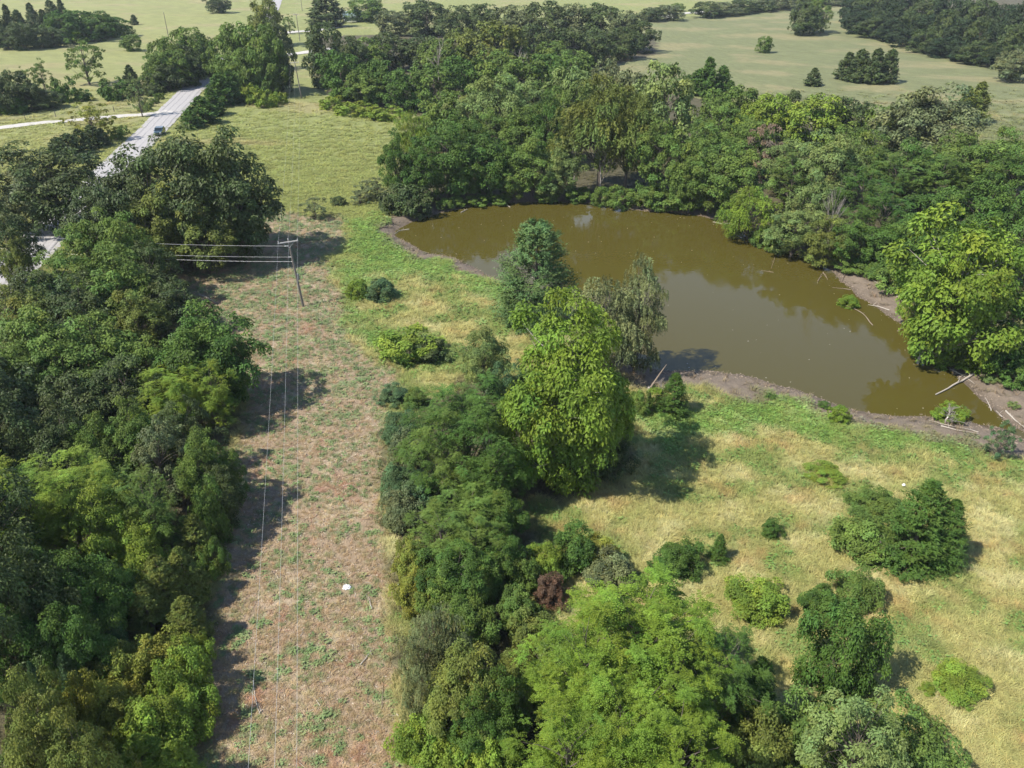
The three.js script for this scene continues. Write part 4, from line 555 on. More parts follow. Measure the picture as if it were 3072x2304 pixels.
const LOGS = [["thick pale log half in water below the bright sycamore", [[44.71, -71.4], [48.26, -73.75], [50.43, -75.27], [52.57, -76.74]], 0.17, -0.55], ["thin pole crossing the thick pale log", [[48.95, -77.06], [49.52, -75.48], [49.91, -73.55]], 0.06, -0.55], ["short broken stem beside the thick pale log", [[48.7, -74.86], [51.06, -76.32], [51.89, -76.74]], 0.08, -0.55], ["left stick of the leaning pair in the far right shallows", [[42.64, -102.32], [44.59, -105.75]], 0.06, -0.55], ["right stick of the leaning pair in the far right shallows", [[44.59, -105.75], [44.24, -102.82]], 0.06, -0.55], ["bent dark branch at water edge by the leaning pair", [[45.88, -102.15], [47.07, -104.18], [48.04, -105.4]], 0.08, -0.55], ["straight branch lying between the leaning pair and bright bush", [[43.96, -100.19], [45.11, -99.87], [46.2, -99.39]], 0.06, -0.55], ["long bleached pole lying along the right shore mud", [[49.71, -101.51], [50.31, -98.29], [50.93, -94.05], [51.6, -89.55]], 0.07, -0.35], ["submerged branch below the bright bush on right shore", [[43.66, -94.2], [44.77, -92.05], [44.74, -88.23]], 0.07, -0.55], ["curved branch just right of the bright shore bush", [[46.62, -94.49], [47.78, -93.62], [48.51, -92.33]], 0.08, -0.55], ["forked branch end above the dark root tangle", [[47.07, -86.54], [48.76, -87.84], [50.43, -88.1], [51.05, -87.57]], 0.07, -0.55], ["dark root stub in the tangle under the sycamore", [[49.11, -87.06], [49.33, -86.03], [50.23, -85.78]], 0.1, -0.55], ["pale stick at the right shore corner", [[49.6, -70.74], [49.35, -69.62], [48.97, -68.26]], 0.06, -0.55], ["short stick right of the pale corner stick", [[49.3, -68.08], [49.3, -66.94]], 0.06, -0.55], ["long bare branch reaching the right picture edge", [[50.15, -67.91], [50.22, -66.42], [50.43, -64.99]], 0.09, -0.55], ["upper branch of the bleached brush pile on near shore", [[41.54, -66.12], [42.91, -64.86], [44.4, -64.2], [45.14, -63.71]], 0.06, -0.3], ["lower branch of the bleached brush pile on near shore", [[41.85, -64.52], [43.26, -63.71], [44.9, -63.22]], 0.07, -0.3], ["stick poking from the water far from the shore", [[35.89, -106.46], [36.73, -106.1], [37.49, -105.75]], 0.05, -0.55], ["long stick drifting in the middle of the pond", [[37.56, -107.17], [39.45, -111.83]], 0.04, -0.55], ["dead branch at the left tip of the pond", [[-18.95, -121.98], [-18.28, -123.78], [-16.85, -124.47]], 0.07, -0.55], ["stick on the far bank mud left of centre", [[-8.84, -133.24], [-7.8, -135.07]], 0.09, -0.55], ["pale stick on the far bank left of the willow", [[-2.15, -137.75], [-1.49, -138.3], [-0.33, -136.13]], 0.07, -0.55], ["branch sticking into water below the dead grey tree", [[18.04, -135.07], [19.21, -136.67], [19.87, -138.03]], 0.08, -0.55], ["pale trunk on the far right bank mud", [[33.74, -128.18], [35.79, -126.98], [38.87, -128.18]], 0.1, -0.45], ["long pale log on mud under the yellow-green willow", [[38.25, -123.94], [39.93, -122.36], [42.3, -121.25]], 0.1, -0.45], ["dark log under the leaning yellow-green willow", [[40.13, -120.37], [41.84, -118.65]], 0.1, -0.45], ["bare sticks on near mud right of the broken trunk", [[20.25, -76.47], [20.51, -75.22]], 0.04, -0.4], ["white stripped stick lying on the strip at bottom left", [[-16.7, -34.45], [-16.22, -33.18], [-15.64, -32.02]], 0.05, 0.05], ["short forked piece beside the white stripped stick", [[-15.64, -32.02], [-15.58, -32.32]], 0.05, 0.05], ["pale branch across the red soil of the strip", [[-9.97, -35.67], [-9.61, -36.47], [-9.27, -37.1]], 0.045, 0.05], ["thin dark stick lying along the strip edge", [[-8.31, -34.31], [-8.18, -33.18], [-8.08, -32.22]], 0.04, 0.05], ["bent stick at the lower right strip edge", [[-7.13, -32.02], [-6.86, -31.46], [-6.65, -30.91]], 0.045, 0.05], ["grey branch bundle on the strip under the bag", [[-10.38, -41.73], [-10.17, -41.05], [-9.99, -40.56]], 0.06, 0.05], ["pale slash branch left of the near power pole", [[-41.53, -96.47], [-39.8, -94.96], [-38.18, -93.34]], 0.08, 0.1]];

// ---------------------------------------------------------------- the lie of the land
function signedDistance(poly, x, z) {           // below zero inside
  let best = 1e9, inside = false;
  for (let i = 0, j = poly.length - 1; i < poly.length; j = i++) {
    const [ax, az] = poly[j], [bx, bz] = poly[i], dx = bx - ax, dz = bz - az;
    const k = clamp(((x - ax) * dx + (z - az) * dz) / (dx * dx + dz * dz || 1), 0, 1), ex = x - ax - k * dx, ez = z - az - k * dz;
    best = Math.min(best, ex * ex + ez * ez);
    if (az > z !== bz > z && x < ((bx - ax) * (z - az)) / (bz - az) + ax) inside = !inside;
  }
  return inside ? -Math.sqrt(best) : Math.sqrt(best);
}
function boxOf(p) { const xs = p.map((q) => q[0]), zs = p.map((q) => q[1]); return [Math.min(...xs), Math.max(...xs), Math.min(...zs), Math.max(...zs)]; }
const boxes = new Map();
function near(poly, x, z, reach) {              // signed distance, or reach when farther than that
  let b = boxes.get(poly);
  if (!b) boxes.set(poly, (b = boxOf(poly)));
  if (x < b[0] - reach || x > b[1] + reach || z < b[2] - reach || z > b[3] + reach) return reach;
  return Math.min(reach, signedDistance(poly, x, z));
}
const SHORE = new THREE.CatmullRomCurve3(POND.map(([x, z]) => V(x, 0, z)), true, 'centripetal').getPoints(190).map((p, i) => [p.x + 0.22 * n2a(i * 0.9, 3), p.z + 0.3 * n2a(i * 0.9, 9)]);
const WATER = -0.6;
function heightAt(x, z, sd = near(SHORE, x, z, 9)) {
  const far = smoothstep(Math.hypot(x, z), 150, 500);
  const base = 0.14 * n2a(x / 23, z / 23) + 0.05 * n2b(x / 5, z / 5) + 0.03 * n2c(x / 1.7, z / 1.7) + far * 0.9 * n2b(x / 160, z / 160);
  if (sd > 8) return base;
  const wide = clamp(4.2 + 2 * n2b(x / 14, z / 14) - (z < -95 ? 1.6 : 0), 2, 6.5);
  if (sd >= 0) return lerp(WATER + 0.02 + 0.05 * (n2c(x / 0.8, z / 0.8) + 1) * 0.5, base, smoothstep(sd, 0.1, wide));
  return WATER - Math.min(1.6, -sd * 0.16);
}

// ---------------------------------------------------------------- what grows or lies where: base colours (linear) of the ground
const C = {
  pasture: [0.232, 0.252, 0.080], leftPasture: [0.255, 0.265, 0.092], rightPasture: [0.168, 0.182, 0.074], tan: [0.315, 0.262, 0.130],
  dry: [0.370, 0.338, 0.155], dryPale: [0.465, 0.430, 0.250], rust: [0.380, 0.245, 0.120], green: [0.165, 0.220, 0.062], lush: [0.140, 0.220, 0.045],
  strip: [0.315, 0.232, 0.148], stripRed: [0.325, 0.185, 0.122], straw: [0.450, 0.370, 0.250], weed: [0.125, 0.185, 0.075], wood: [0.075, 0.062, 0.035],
  mud: [0.190, 0.150, 0.110], wet: [0.105, 0.080, 0.055],
};
const mixInto = (c, to, k) => { k = clamp(k, 0, 1); c[0] += (to[0] - c[0]) * k; c[1] += (to[1] - c[1]) * k; c[2] += (to[2] - c[2]) * k; };
function zones(x, z) {
  const sd = near(SHORE, x, z, 12), wob = 1.6 * n2a(x / 6, z / 6) + 0.8 * n2b(x / 2.2, z / 2.2);
  const strip = smoothstep(-(near(STRIP, x, z, 9) + 0.55 * wob), -0.9, 1.1);
  let wood = 0;
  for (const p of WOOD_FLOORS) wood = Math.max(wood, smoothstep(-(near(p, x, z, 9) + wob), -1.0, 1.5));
  let lush = 0;
  for (const p of LUSH) lush = Math.max(lush, smoothstep(-(near(p, x, z, 9) + 1.3 * wob), -1.5, 2));
  return { sd, strip: strip * (1 - wood), wood, lush };
}
function groundColour(x, z, zn = zones(x, z)) {
  const c = [...C.pasture], d = Math.hypot(x, z);
  mixInto(c, C.leftPasture, smoothstep(-x - 0.25 * -z, 20, 60));
  const rp = smoothstep(-near(RIGHT_PASTURE, x, z, 20), -14, 6);
  mixInto(c, C.rightPasture, rp);
  mixInto(c, C.tan, rp * smoothstep(n2a(x / 45, z / 30) + 0.4 * n2b(x / 9, z / 7), 0.05, 0.8) * 0.5);
  if (z < -180) { mixInto(c, C.tan, (1 - rp) * smoothstep(n2b(x / 60, z / 38) + 0.3 * n2a(x / 12, z / 9), 0.2, 0.9) * 0.6); }
  // the unmown field in front of and beside the pond
  const field = smoothstep(x, -42, -34) * smoothstep(z, -112, -98);
  const patch = n2a(x / 9, z / 7) + 0.5 * n2b(x / 3.1, z / 2.6);
  mixInto(c, C.dry, field * (0.82 + 0.18 * n2c(x / 4, z / 4)));
  mixInto(c, C.dryPale, field * smoothstep(n2c(x / 7 + 5, z / 6) + 0.5 * n2a(x / 1.6, z / 1.6), 0.15, 0.9) * 0.7);
  mixInto(c, C.green, field * smoothstep(patch - 0.1 + 0.5 * smoothstep(-z, 50, 62), -0.2, 0.75) * 0.72);
  mixInto(c, C.rust, field * smoothstep(n2b(x / 8 + 31, z / 6) + 0.4 * n2c(x / 2, z / 2), 0.42, 0.95) * 0.5);
  mixInto(c, C.lush, zn.lush * (0.72 + 0.28 * n2c(x / 2.4, z / 2.4)));
  // the cleared strip under the wires: chipped wood, red soil, straw, weeds
  if (zn.strip > 0.01) {
    const s = [...C.strip];
    mixInto(s, C.stripRed, smoothstep(n2a(x / 6 + 50, z / 9) + 0.35 * n2c(x / 1.5, z / 1.5) + 0.25 * smoothstep(x + 0.23 * z, -18, -12), 0.35, 1.1));
    mixInto(s, C.straw, smoothstep(n2b(x / 5 + 20, z / 6) + 0.6 * n2c(x / 1.1, z / 1.1), 0.3, 1.1) * 0.75);
    mixInto(s, C.weed, smoothstep(0.55 * n2a(x / 5 + 80, z / 4.2) + 0.95 * n2b(x / 1.0, z / 0.85) + 0.35 * smoothstep(-z, 48, 80), -0.1, 0.85) * 0.78);
    mixInto(c, s, zn.strip);
  }
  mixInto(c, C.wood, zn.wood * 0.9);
  if (zn.sd < 8) {
    const flat = clamp(3.0 + 2.0 * n2b(x / 8, z / 8) + 2.6 * smoothstep(x, 8, 13) * (1 - smoothstep(x, 24, 32)) * smoothstep(z, -82, -76) + 2.0 * smoothstep(x, 34, 40), 0.9, 7.5) * (x < 0 && z > -102 ? 0.4 : 1);
    mixInto(c, C.mud, 1 - smoothstep(zn.sd + 0.7 * n2c(x / 1.3, z / 1.3), flat * 0.7, flat * 1.15));
    mixInto(c, C.wet, (1 - smoothstep(zn.sd, 0.15, 0.9 + 0.4 * n2a(x / 2, z / 2))) * 0.85);
  }
  const v = 1 + 0.09 * n2b(x / 1.9 + 7, z / 1.9) + 0.10 * n2c(x / 0.75, z / 0.75) + (d > 60 ? 0.07 * n2a(x / 5, z / 3.4) : 0);
  return [c[0] * v, c[1] * v, c[2] * v];
}

// a tiling grain: dark and light specks of litter, thatch and soil
function grainTexture(size, seed, lo, hi, bump) {
  const data = new Uint8Array(size * size * 4), r = rngOf(seed), f = new Float32Array(size * size);
  for (const [cells, amp] of [[16, 0.35], [48, 0.5], [128, 0.7], [256, 0.8]]) {
    const g = Array.from({ length: cells * cells }, () => r() - 0.5), s = cells / size;
    for (let y = 0; y < size; y++) for (let x = 0; x < size; x++) {
      const u = x * s, v = y * s, i = Math.floor(u), j = Math.floor(v), a = u - i, b = v - j, i1 = (i + 1) % cells, j1 = (j + 1) % cells;
      f[y * size + x] += amp * lerp(lerp(g[j * cells + i], g[j * cells + i1], a), lerp(g[j1 * cells + i], g[j1 * cells + i1], a), b);
    }
  }
  for (let i = 0; i < size * size; i++) {
    const k = clamp(0.5 + f[i] * 0.85 + (r() - 0.5) * 0.25, 0, 1), v = Math.round(255 * (bump ? k : lerp(lo, hi, k)));
    data.set([v, v, v, 255], i * 4);
  }
  const t = new THREE.DataTexture(data, size, size);
  t.wrapS = t.wrapT = THREE.RepeatWrapping; t.magFilter = THREE.LinearFilter; t.needsUpdate = true;
  return t;
}
const grain = grainTexture(1024, 5, 0.62, 1.0, false), grainBump = grainTexture(512, 6, 0, 1, true);
const groundMaterial = new THREE.MeshStandardMaterial({ name: 'ground', vertexColors: true, roughness: 1, map: grain, bumpMap: grainBump, bumpScale: 0.06 });
groundMaterial.color.setRGB(1.12, 1.12, 1.12);

{ // the ground: one sheet to the horizon, finer near the camera
  const zs = [60], xs = [];
  for (let z = 60; z > -4200;) { const d = Math.max(0, -z); z -= z > -22 ? 4 : Math.max(0.42, d * (d < 700 ? 0.0078 : 0.05)); zs.push(z); }
  for (let x = 0; x < 4200; x += x < 52 ? 0.46 : Math.max(0.46, (x - 52) * 0.022 + 0.46)) xs.push(x);
  const X = [...xs.slice(1).map((x) => -x).reverse(), ...xs], nx = X.length, nz = zs.length;
  const pos = new Float32Array(nx * nz * 3), col = new Float32Array(nx * nz * 3), uv = new Float32Array(nx * nz * 2), index = new Uint32Array((nx - 1) * (nz - 1) * 6);
  for (let j = 0, k = 0; j < nz; j++) for (let i = 0; i < nx; i++, k++) {
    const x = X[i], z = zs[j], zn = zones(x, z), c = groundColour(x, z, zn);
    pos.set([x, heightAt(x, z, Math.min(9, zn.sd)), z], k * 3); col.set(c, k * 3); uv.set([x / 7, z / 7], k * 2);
  }
  for (let j = 0, k = 0; j < nz - 1; j++) for (let i = 0; i < nx - 1; i++, k += 6) { const a = j * nx + i, b = a + 1, c = a + nx, d = c + 1; index.set([a, b, c, b, d, c], k); }
  const g = new THREE.BufferGeometry();
  g.setAttribute('position', new THREE.BufferAttribute(pos, 3)); g.setAttribute('color', new THREE.BufferAttribute(col, 3)); g.setAttribute('uv', new THREE.BufferAttribute(uv, 2)); g.setIndex(new THREE.BufferAttribute(index, 1));
  g.computeVertexNormals();
  const m = part('ground', g, groundMaterial, scene);
  tag(m, 'grassy farmland ground with cleared strip and pasture', 'ground', null, 'structure');
  console.log('ground', nx, nz, index.length / 3);
}

{ // the pond: murky olive water, nearly still
  const s = new THREE.Shape(SHORE.map(([x, z]) => new THREE.Vector2(x, -z)));
  const g = new THREE.ShapeGeometry(s);
  g.rotateX(-Math.PI / 2);
  const p = g.attributes.position, uv = new Float32Array(p.count * 2);
  for (let i = 0; i < p.count; i++) uv.set([p.getX(i) / 14, p.getZ(i) / 14], i * 2);
  g.setAttribute('uv', new THREE.BufferAttribute(uv, 2));
  const size = 512, data = new Uint8Array(size * size * 4);
  for (let y = 0; y < size; y++) for (let x = 0; x < size; x++) {
    const a = (x / size) * 2 * Math.PI, b = (y / size) * 2 * Math.PI;
    const v = 0.5 + 0.22 * n3(Math.cos(a) * 1.2, Math.sin(a) * 1.2, Math.cos(b) * 1.2 + 3 * Math.sin(b)) + 0.2 * n3(Math.cos(a) * 4, Math.sin(a) * 4 + Math.cos(b) * 5, Math.sin(b) * 5);
    data.set([clamp(v, 0, 1) * 255, clamp(v, 0, 1) * 255, clamp(v, 0, 1) * 255, 255], (y * size + x) * 4);
  }
  const t = new THREE.DataTexture(data, size, size);
  t.wrapS = t.wrapT = THREE.RepeatWrapping; t.magFilter = THREE.LinearFilter; t.needsUpdate = true;
  const water = new THREE.MeshPhysicalMaterial({ name: 'murky_water', color: RGB(0.072, 0.060, 0.012), roughness: 0.02, ior: 1.333, bumpMap: t, bumpScale: 0.006 });
  const m = part('pond_water', g, water, scene);
  m.position.y = WATER;
  tag(m, 'murky olive brown pond water', 'pond', null, 'structure');
}

// ---------------------------------------------------------------- road and gravel drives
function ribbon(points, widths, lift, samples) {
  const c = new THREE.CatmullRomCurve3(points.map(([x, z]) => V(x, 0, z)), false, 'centripetal'), pos = [], uv = [], index = [];
  for (let i = 0; i <= samples; i++) {
    const k = i / samples, p = c.getPointAt(k), t = c.getTangentAt(k), w = typeof widths === 'number' ? widths : widths(k), nx = -t.z, nz = t.x, len = k * c.getLength();
    for (let j = 0; j <= 6; j++) {
      const o = (j / 6 - 0.5) * w * (1 + (j % 6 ? 0 : 0.05 * n2a(len / 3, j))), x = p.x + nx * o, z = p.z + nz * o;
      pos.push(x, heightAt(x, z) + lift + 0.05 * (1 - (2 * j / 6 - 1) ** 2), z); uv.push(x / 5, z / 5);
    }
    if (i) for (let j = 0; j < 6; j++) { const a = (i - 1) * 7 + j, b = a + 7; index.push(a, a + 1, b, a + 1, b + 1, b); }
  }
  const g = new THREE.BufferGeometry();
  g.setAttribute('position', new THREE.Float32BufferAttribute(pos, 3)); g.setAttribute('uv', new THREE.Float32BufferAttribute(uv, 2)); g.setIndex(index); g.computeVertexNormals();
  if (g.attributes.normal.getY(3) < 0) { for (let i = 0; i < index.length; i += 3) [index[i], index[i + 1]] = [index[i + 1], index[i]]; g.setIndex(index); g.computeVertexNormals(); }
  return g;
}
const roadMat = new THREE.MeshStandardMaterial({ name: 'chip_seal', color: RGB(0.43, 0.41, 0.395), roughness: 0.95, map: grain, bumpMap: grainBump, bumpScale: 0.01 });
const trackMat = new THREE.MeshStandardMaterial({ name: 'worn_wheel_track', color: RGB(0.395, 0.378, 0.365), roughness: 0.9, map: grain });
const gravelMat = new THREE.MeshStandardMaterial({ name: 'pale_gravel', color: RGB(0.56, 0.53, 0.48), roughness: 1, map: grain, bumpMap: grainBump, bumpScale: 0.02 });
{
  const road = part('road', ribbon(ROAD_LINE, 7.2, 0.10, 120), roadMat, scene);
  tag(road, 'pale chip-seal country road', 'road', null, 'structure');
  for (const off of [-2.5, -0.9, 0.9, 2.5]) {       // darker polished wheel tracks
    const line = ROAD_LINE.map(([x, z], i, a) => { const [bx, bz] = a[Math.min(i + 1, a.length - 1)], [cx, cz] = a[Math.max(i - 1, 0)], l = Math.hypot(bx - cx, bz - cz); return [x - ((bz - cz) / l) * off, z + ((bx - cx) / l) * off]; });
    part('wheel_track', ribbon(line, 0.55, 0.145, 120), trackMat, road);
  }
  tag(part('far_road', ribbon(ROAD_FAR, 7, 0.12, 60), roadMat, scene), 'far stretch of the country road', 'road', null, 'structure');
  tag(part('gravel_driveway', ribbon(DRIVE_LINE, (k) => 4 + 7 * smoothstep(k, 0.86, 1), 0.13, 90), gravelMat, scene), 'white gravel driveway joining the road', 'driveway', null, 'structure');
  DRIVE_FAR.forEach((l, i) => tag(part(['far_driveway', 'farther_driveway', 'pale_lane'][i], ribbon(l, [6, 6, 8][i], 0.14, 30), gravelMat, scene), 'white gravel lane far away', 'driveway', null, 'structure'));
}

// ---------------------------------------------------------------- foliage
class Leaves {                                    // a crown under construction: folded rhombic leaves
  constructor(n) { this.p = new Float32Array(n * 12); this.c = new Float32Array(n * 12); this.n = 0; this.max = n; }
  add(x, y, z, nx, ny, nz, ax, ay, az, len, wid, r, g, b) {   // n: facing, a: along the leaf
    if (this.n >= this.max) return;
    let d = nx * ax + ny * ay + nz * az; ax -= d * nx; ay -= d * ny; az -= d * nz;
    d = Math.hypot(ax, ay, az) || 1; ax /= d; ay /= d; az /= d;
    const sx = ny * az - nz * ay, sy = nz * ax - nx * az, sz = nx * ay - ny * ax, o = this.n * 12, P = this.p, h = wid * 0.5, l = wid * 0.16;
    P[o] = x; P[o + 1] = y; P[o + 2] = z;
    P[o + 3] = x + ax * len * 0.45 + sx * h + nx * l; P[o + 4] = y + ay * len * 0.45 + sy * h + ny * l; P[o + 5] = z + az * len * 0.45 + sz * h + nz * l;
    P[o + 6] = x + ax * len; P[o + 7] = y + ay * len; P[o + 8] = z + az * len;
    P[o + 9] = x + ax * len * 0.45 - sx * h + nx * l; P[o + 10] = y + ay * len * 0.45 - sy * h + ny * l; P[o + 11] = z + az * len * 0.45 - sz * h + nz * l;
    for (let k = 0; k < 4; k++) { this.c[o + k * 3] = r; this.c[o + k * 3 + 1] = g; this.c[o + k * 3 + 2] = b; }
    this.n++;
  }
  build() {
    const g = new THREE.BufferGeometry(), n = this.n, index = new Uint32Array(n * 6);
    for (let i = 0; i < n; i++) index.set([i * 4, i * 4 + 1, i * 4 + 2, i * 4, i * 4 + 2, i * 4 + 3], i * 6);
    g.setAttribute('position', new THREE.BufferAttribute(this.p.slice(0, n * 12), 3));
    g.setAttribute('color', new THREE.BufferAttribute(this.c.slice(0, n * 12), 3));
    g.setIndex(new THREE.BufferAttribute(index, 1));
    return g;
  }
}
function tube(points, radii, sides = 6) {          // a tapering limb through points
  const pos = [], index = [], n = points.length, up = V(0, 0, 0);
  let prev = V(1, 0, 0.13).normalize();
  for (let i = 0; i < n; i++) {
    const t = points[Math.min(i + 1, n - 1)].clone().sub(points[Math.max(i - 1, 0)]).normalize();
    const s = prev.clone().addScaledVector(t, -prev.dot(t)).normalize(); prev = s;
    up.crossVectors(t, s);
    for (let j = 0; j < sides; j++) { const a = (j / sides) * 2 * Math.PI, r = radii[i]; pos.push(points[i].x + (s.x * Math.cos(a) + up.x * Math.sin(a)) * r, points[i].y + (s.y * Math.cos(a) + up.y * Math.sin(a)) * r, points[i].z + (s.z * Math.cos(a) + up.z * Math.sin(a)) * r); }
    if (i) for (let j = 0; j < sides; j++) { const a = (i - 1) * sides + j, b = (i - 1) * sides + ((j + 1) % sides); index.push(a, a + sides, b, b, a + sides, b + sides); }
  }
  pos.push(...points[0].toArray(), ...points[n - 1].toArray());
  for (let j = 0; j < sides; j++) { const k = n * sides, e = (n - 1) * sides; index.push(k, j, (j + 1) % sides, k + 1, e + ((j + 1) % sides), e + j); }
  const g = new THREE.BufferGeometry();
  g.setAttribute('position', new THREE.Float32BufferAttribute(pos, 3)); g.setIndex(index); g.computeVertexNormals();
  return g;
}
function limb(r, a, b, ra, rb, bend = 0.12, n = 4, sides = 5) {
  const pts = [], rad = [], l = a.distanceTo(b), o = V(r() - 0.5, 0.3 * r(), r() - 0.5).multiplyScalar(l * bend * 2);
  for (let i = 0; i <= n; i++) { const k = i / n; pts.push(a.clone().lerp(b, k).addScaledVector(o, Math.sin(k * Math.PI))); rad.push(lerp(ra, rb, k)); }
  return tube(pts, rad, sides);
}
const gauss = (r) => (r() + r() + r() - 1.5) * 0.9;
function clumpTone(r, spread) { const b = 1 + spread * gauss(r) * 1.3, h = 0.11 * gauss(r); return [b * (1 + h), b, b * (1 - 0.7 * h)]; }

// every form: size it is drawn at (metres), how the clumps sit and what the leaves are like
function clumpCentres(r, o) {
  const out = [], yc = o.base + (o.H - o.base) * 0.47, a = o.W / 2, b = (o.H - o.base) / 2, off = r() * 100;
  for (let i = 0; i < o.clumps; i++) {
    const dy = 1 - (2 * (i + 0.5)) / o.clumps, ph = i * 2.39996 + r() * 0.9, dr = Math.sqrt(1 - dy * dy);
    const inner = r() < 0.28, f = inner ? 0.25 + 0.35 * r() : 0.66 + 0.26 * Math.pow(r(), 0.8);
    const lobe = 1 + o.lobe * n3(Math.cos(ph) * dr * 1.6 + off, dy * 1.6, Math.sin(ph) * dr * 1.6) + 0.08 * gauss(r);
    const shape = o.cone ? lerp(1, clamp(1.25 * (1 - (dy * 0.5 + 0.5)) + 0.12, 0, 1), o.cone) : 1 - 0.14 * dy;
    const x = Math.cos(ph) * dr * a * f * lobe * shape, z = Math.sin(ph) * dr * a * f * lobe * shape, y = yc + dy * b * f * (0.75 + 0.25 * lobe) * 1.04;
    const rc = o.W * (o.rc0 + (o.rc1 - o.rc0) * r()) * (inner ? 1.25 : 1) * (o.cone ? 0.65 + 0.5 * (1 - (dy * 0.5 + 0.5)) : 1);
    const c = V(x, Math.max(y, rc * 0.45), z), d = V(Math.cos(ph) * dr, dy, Math.sin(ph) * dr), tone = clumpTone(r, o.tone ?? 0.2), m = o.sub ?? 6;
    for (let k = 0; k < m; k++) {               // each bough carries smaller tufts with gaps between
      const e = V(gauss(r) + d.x * 0.5, gauss(r) + d.y * 0.4 + 0.15, gauss(r) + d.z * 0.5).normalize(), t = clumpTone(r, 0.13), q = c.clone().addScaledVector(e, rc * (0.55 + 0.45 * r()));
      const s = rc * (0.34 + 0.26 * r());
      q.y = Math.max(q.y, s * 0.5);
      out.push({ c: q, rc: s, d: e.multiplyScalar(0.6).addScaledVector(d, 0.6).normalize(), tone: tone.map((v, n) => v * t[n]) });
    }
  }
  return out;
}
function skeleton(r, o, clumps, share) {
  const parts = [], top = V(0.3 * gauss(r), o.base + (o.H - o.base) * 0.62, 0.3 * gauss(r)), tr = o.trunk ?? o.H * 0.022;
  const mid = V(0.2 * gauss(r), o.base * 0.7 + 0.15 * o.H, 0.2 * gauss(r));
  parts.push(tube([V(0, -0.4, 0), V(0, 0.15, 0), mid, top], [tr * 1.5, tr * 1.15, tr * 0.85, tr * 0.3], 8));
  const n = Math.round(clumps.length * share);
  for (let i = 0; i < n; i++) {
    const q = clumps[Math.floor((i / n) * clumps.length)].c, y = clamp(q.y - 0.28 * o.H * (0.5 + r()), o.base * 0.55, top.y), k = clamp((y - mid.y) / (top.y - mid.y), 0, 1);
    const s = mid.clone().lerp(top, k); s.y = y;
    parts.push(limb(r, s, s.clone().lerp(q, 0.9), tr * 0.26, tr * 0.05, 0.1, 3, 5));
  }
  return mergeGeometries(parts);
}
function roundTree(seed, o) {
  const r = rngOf(seed), L = new Leaves(o.leaves + 400), cl = clumpCentres(r, o), area = cl.reduce((s, q) => s + q.rc * q.rc, 0);
  for (const q of cl) {
    const n = Math.round((o.leaves * q.rc * q.rc) / area), tone = q.tone;
    for (let i = 0; i < n; i++) {
      let x = gauss(r) + q.d.x * 0.42, y = gauss(r) + q.d.y * 0.2 + 0.34, z = gauss(r) + q.d.z * 0.42; const l = Math.hypot(x, y, z) || 1; x /= l; y /= l; z /= l;
      const ragged = r() < 0.07 ? 1.25 : 1, R = q.rc * (0.45 + 0.55 * Math.cbrt(r())) * ragged, f = o.flat ?? 0.72;
      let nx = x * 0.75 + gauss(r) * 0.75, ny = y * 0.5 + 0.5 + gauss(r) * 0.5, nz = z * 0.75 + gauss(r) * 0.75; const m = Math.hypot(nx, ny, nz) || 1;
      const s = 0.65 + 0.7 * r(), v = 0.74 + 0.52 * r();
      L.add(q.c.x + x * R, q.c.y + y * R * f, q.c.z + z * R, nx / m, ny / m, nz / m, gauss(r) + x * 0.6, gauss(r) - 0.35, gauss(r) + z * 0.6, o.leafL * s, o.leafW * s, tone[0] * v, tone[1] * v, tone[2] * v);
    }
  }
  return { crown: L.build(), trunk: skeleton(r, o, cl, o.limbs ?? 0.25), H: o.H, W: o.W };
}
function frondTree(seed, o) {                      // feathery sprays: drooping fronds of small leaflets
  const r = rngOf(seed), L = new Leaves(o.leaves + 600), cl = clumpCentres(r, o), area = cl.reduce((s, q) => s + q.rc * q.rc, 0), per = o.per ?? 14;
  for (const q of cl) {
    const n = Math.round((o.leaves * q.rc * q.rc) / area / per), tone = q.tone;
    for (let i = 0; i < n; i++) {
      const a = r() * 2 * Math.PI, rise = (o.rise ?? 0.25) + 0.5 * gauss(r), len = q.rc * (0.5 + 0.7 * r());
      let dx = Math.cos(a) + q.d.x * 0.6, dz = Math.sin(a) + q.d.z * 0.6; const l = Math.hypot(dx, dz) || 1; dx /= l; dz /= l;
      const s0 = q.rc * 0.45 * r(), px = q.c.x + dx * s0 + gauss(r) * q.rc * 0.35, py = q.c.y + gauss(r) * q.rc * 0.4, pz = q.c.z + dz * s0 + gauss(r) * q.rc * 0.35, v0 = 0.86 + 0.28 * r();
      for (let k = 0; k < per; k++) {
        const t = (k + 0.5) / per, d = t * len, y = py + rise * d - (o.droop ?? 0.5) * d * t, side = k % 2 ? 1 : -1, v = v0 * (0.92 + 0.16 * r());
        L.add(px + dx * d, y, pz + dz * d, gauss(r) * 0.4, 0.9, gauss(r) * 0.4, -dz * side + dx * 0.55 + gauss(r) * 0.3, -0.2 + gauss(r) * 0.25, dx * side + dz * 0.55 + gauss(r) * 0.3, o.leafL * (1.1 - 0.45 * t) * (0.75 + 0.5 * r()), o.leafW * (0.75 + 0.5 * r()), tone[0] * v, tone[1] * v, tone[2] * v);
      }
    }
  }
  return { crown: L.build(), trunk: skeleton(r, o, cl, o.limbs ?? 0.3), H: o.H, W: o.W };
}
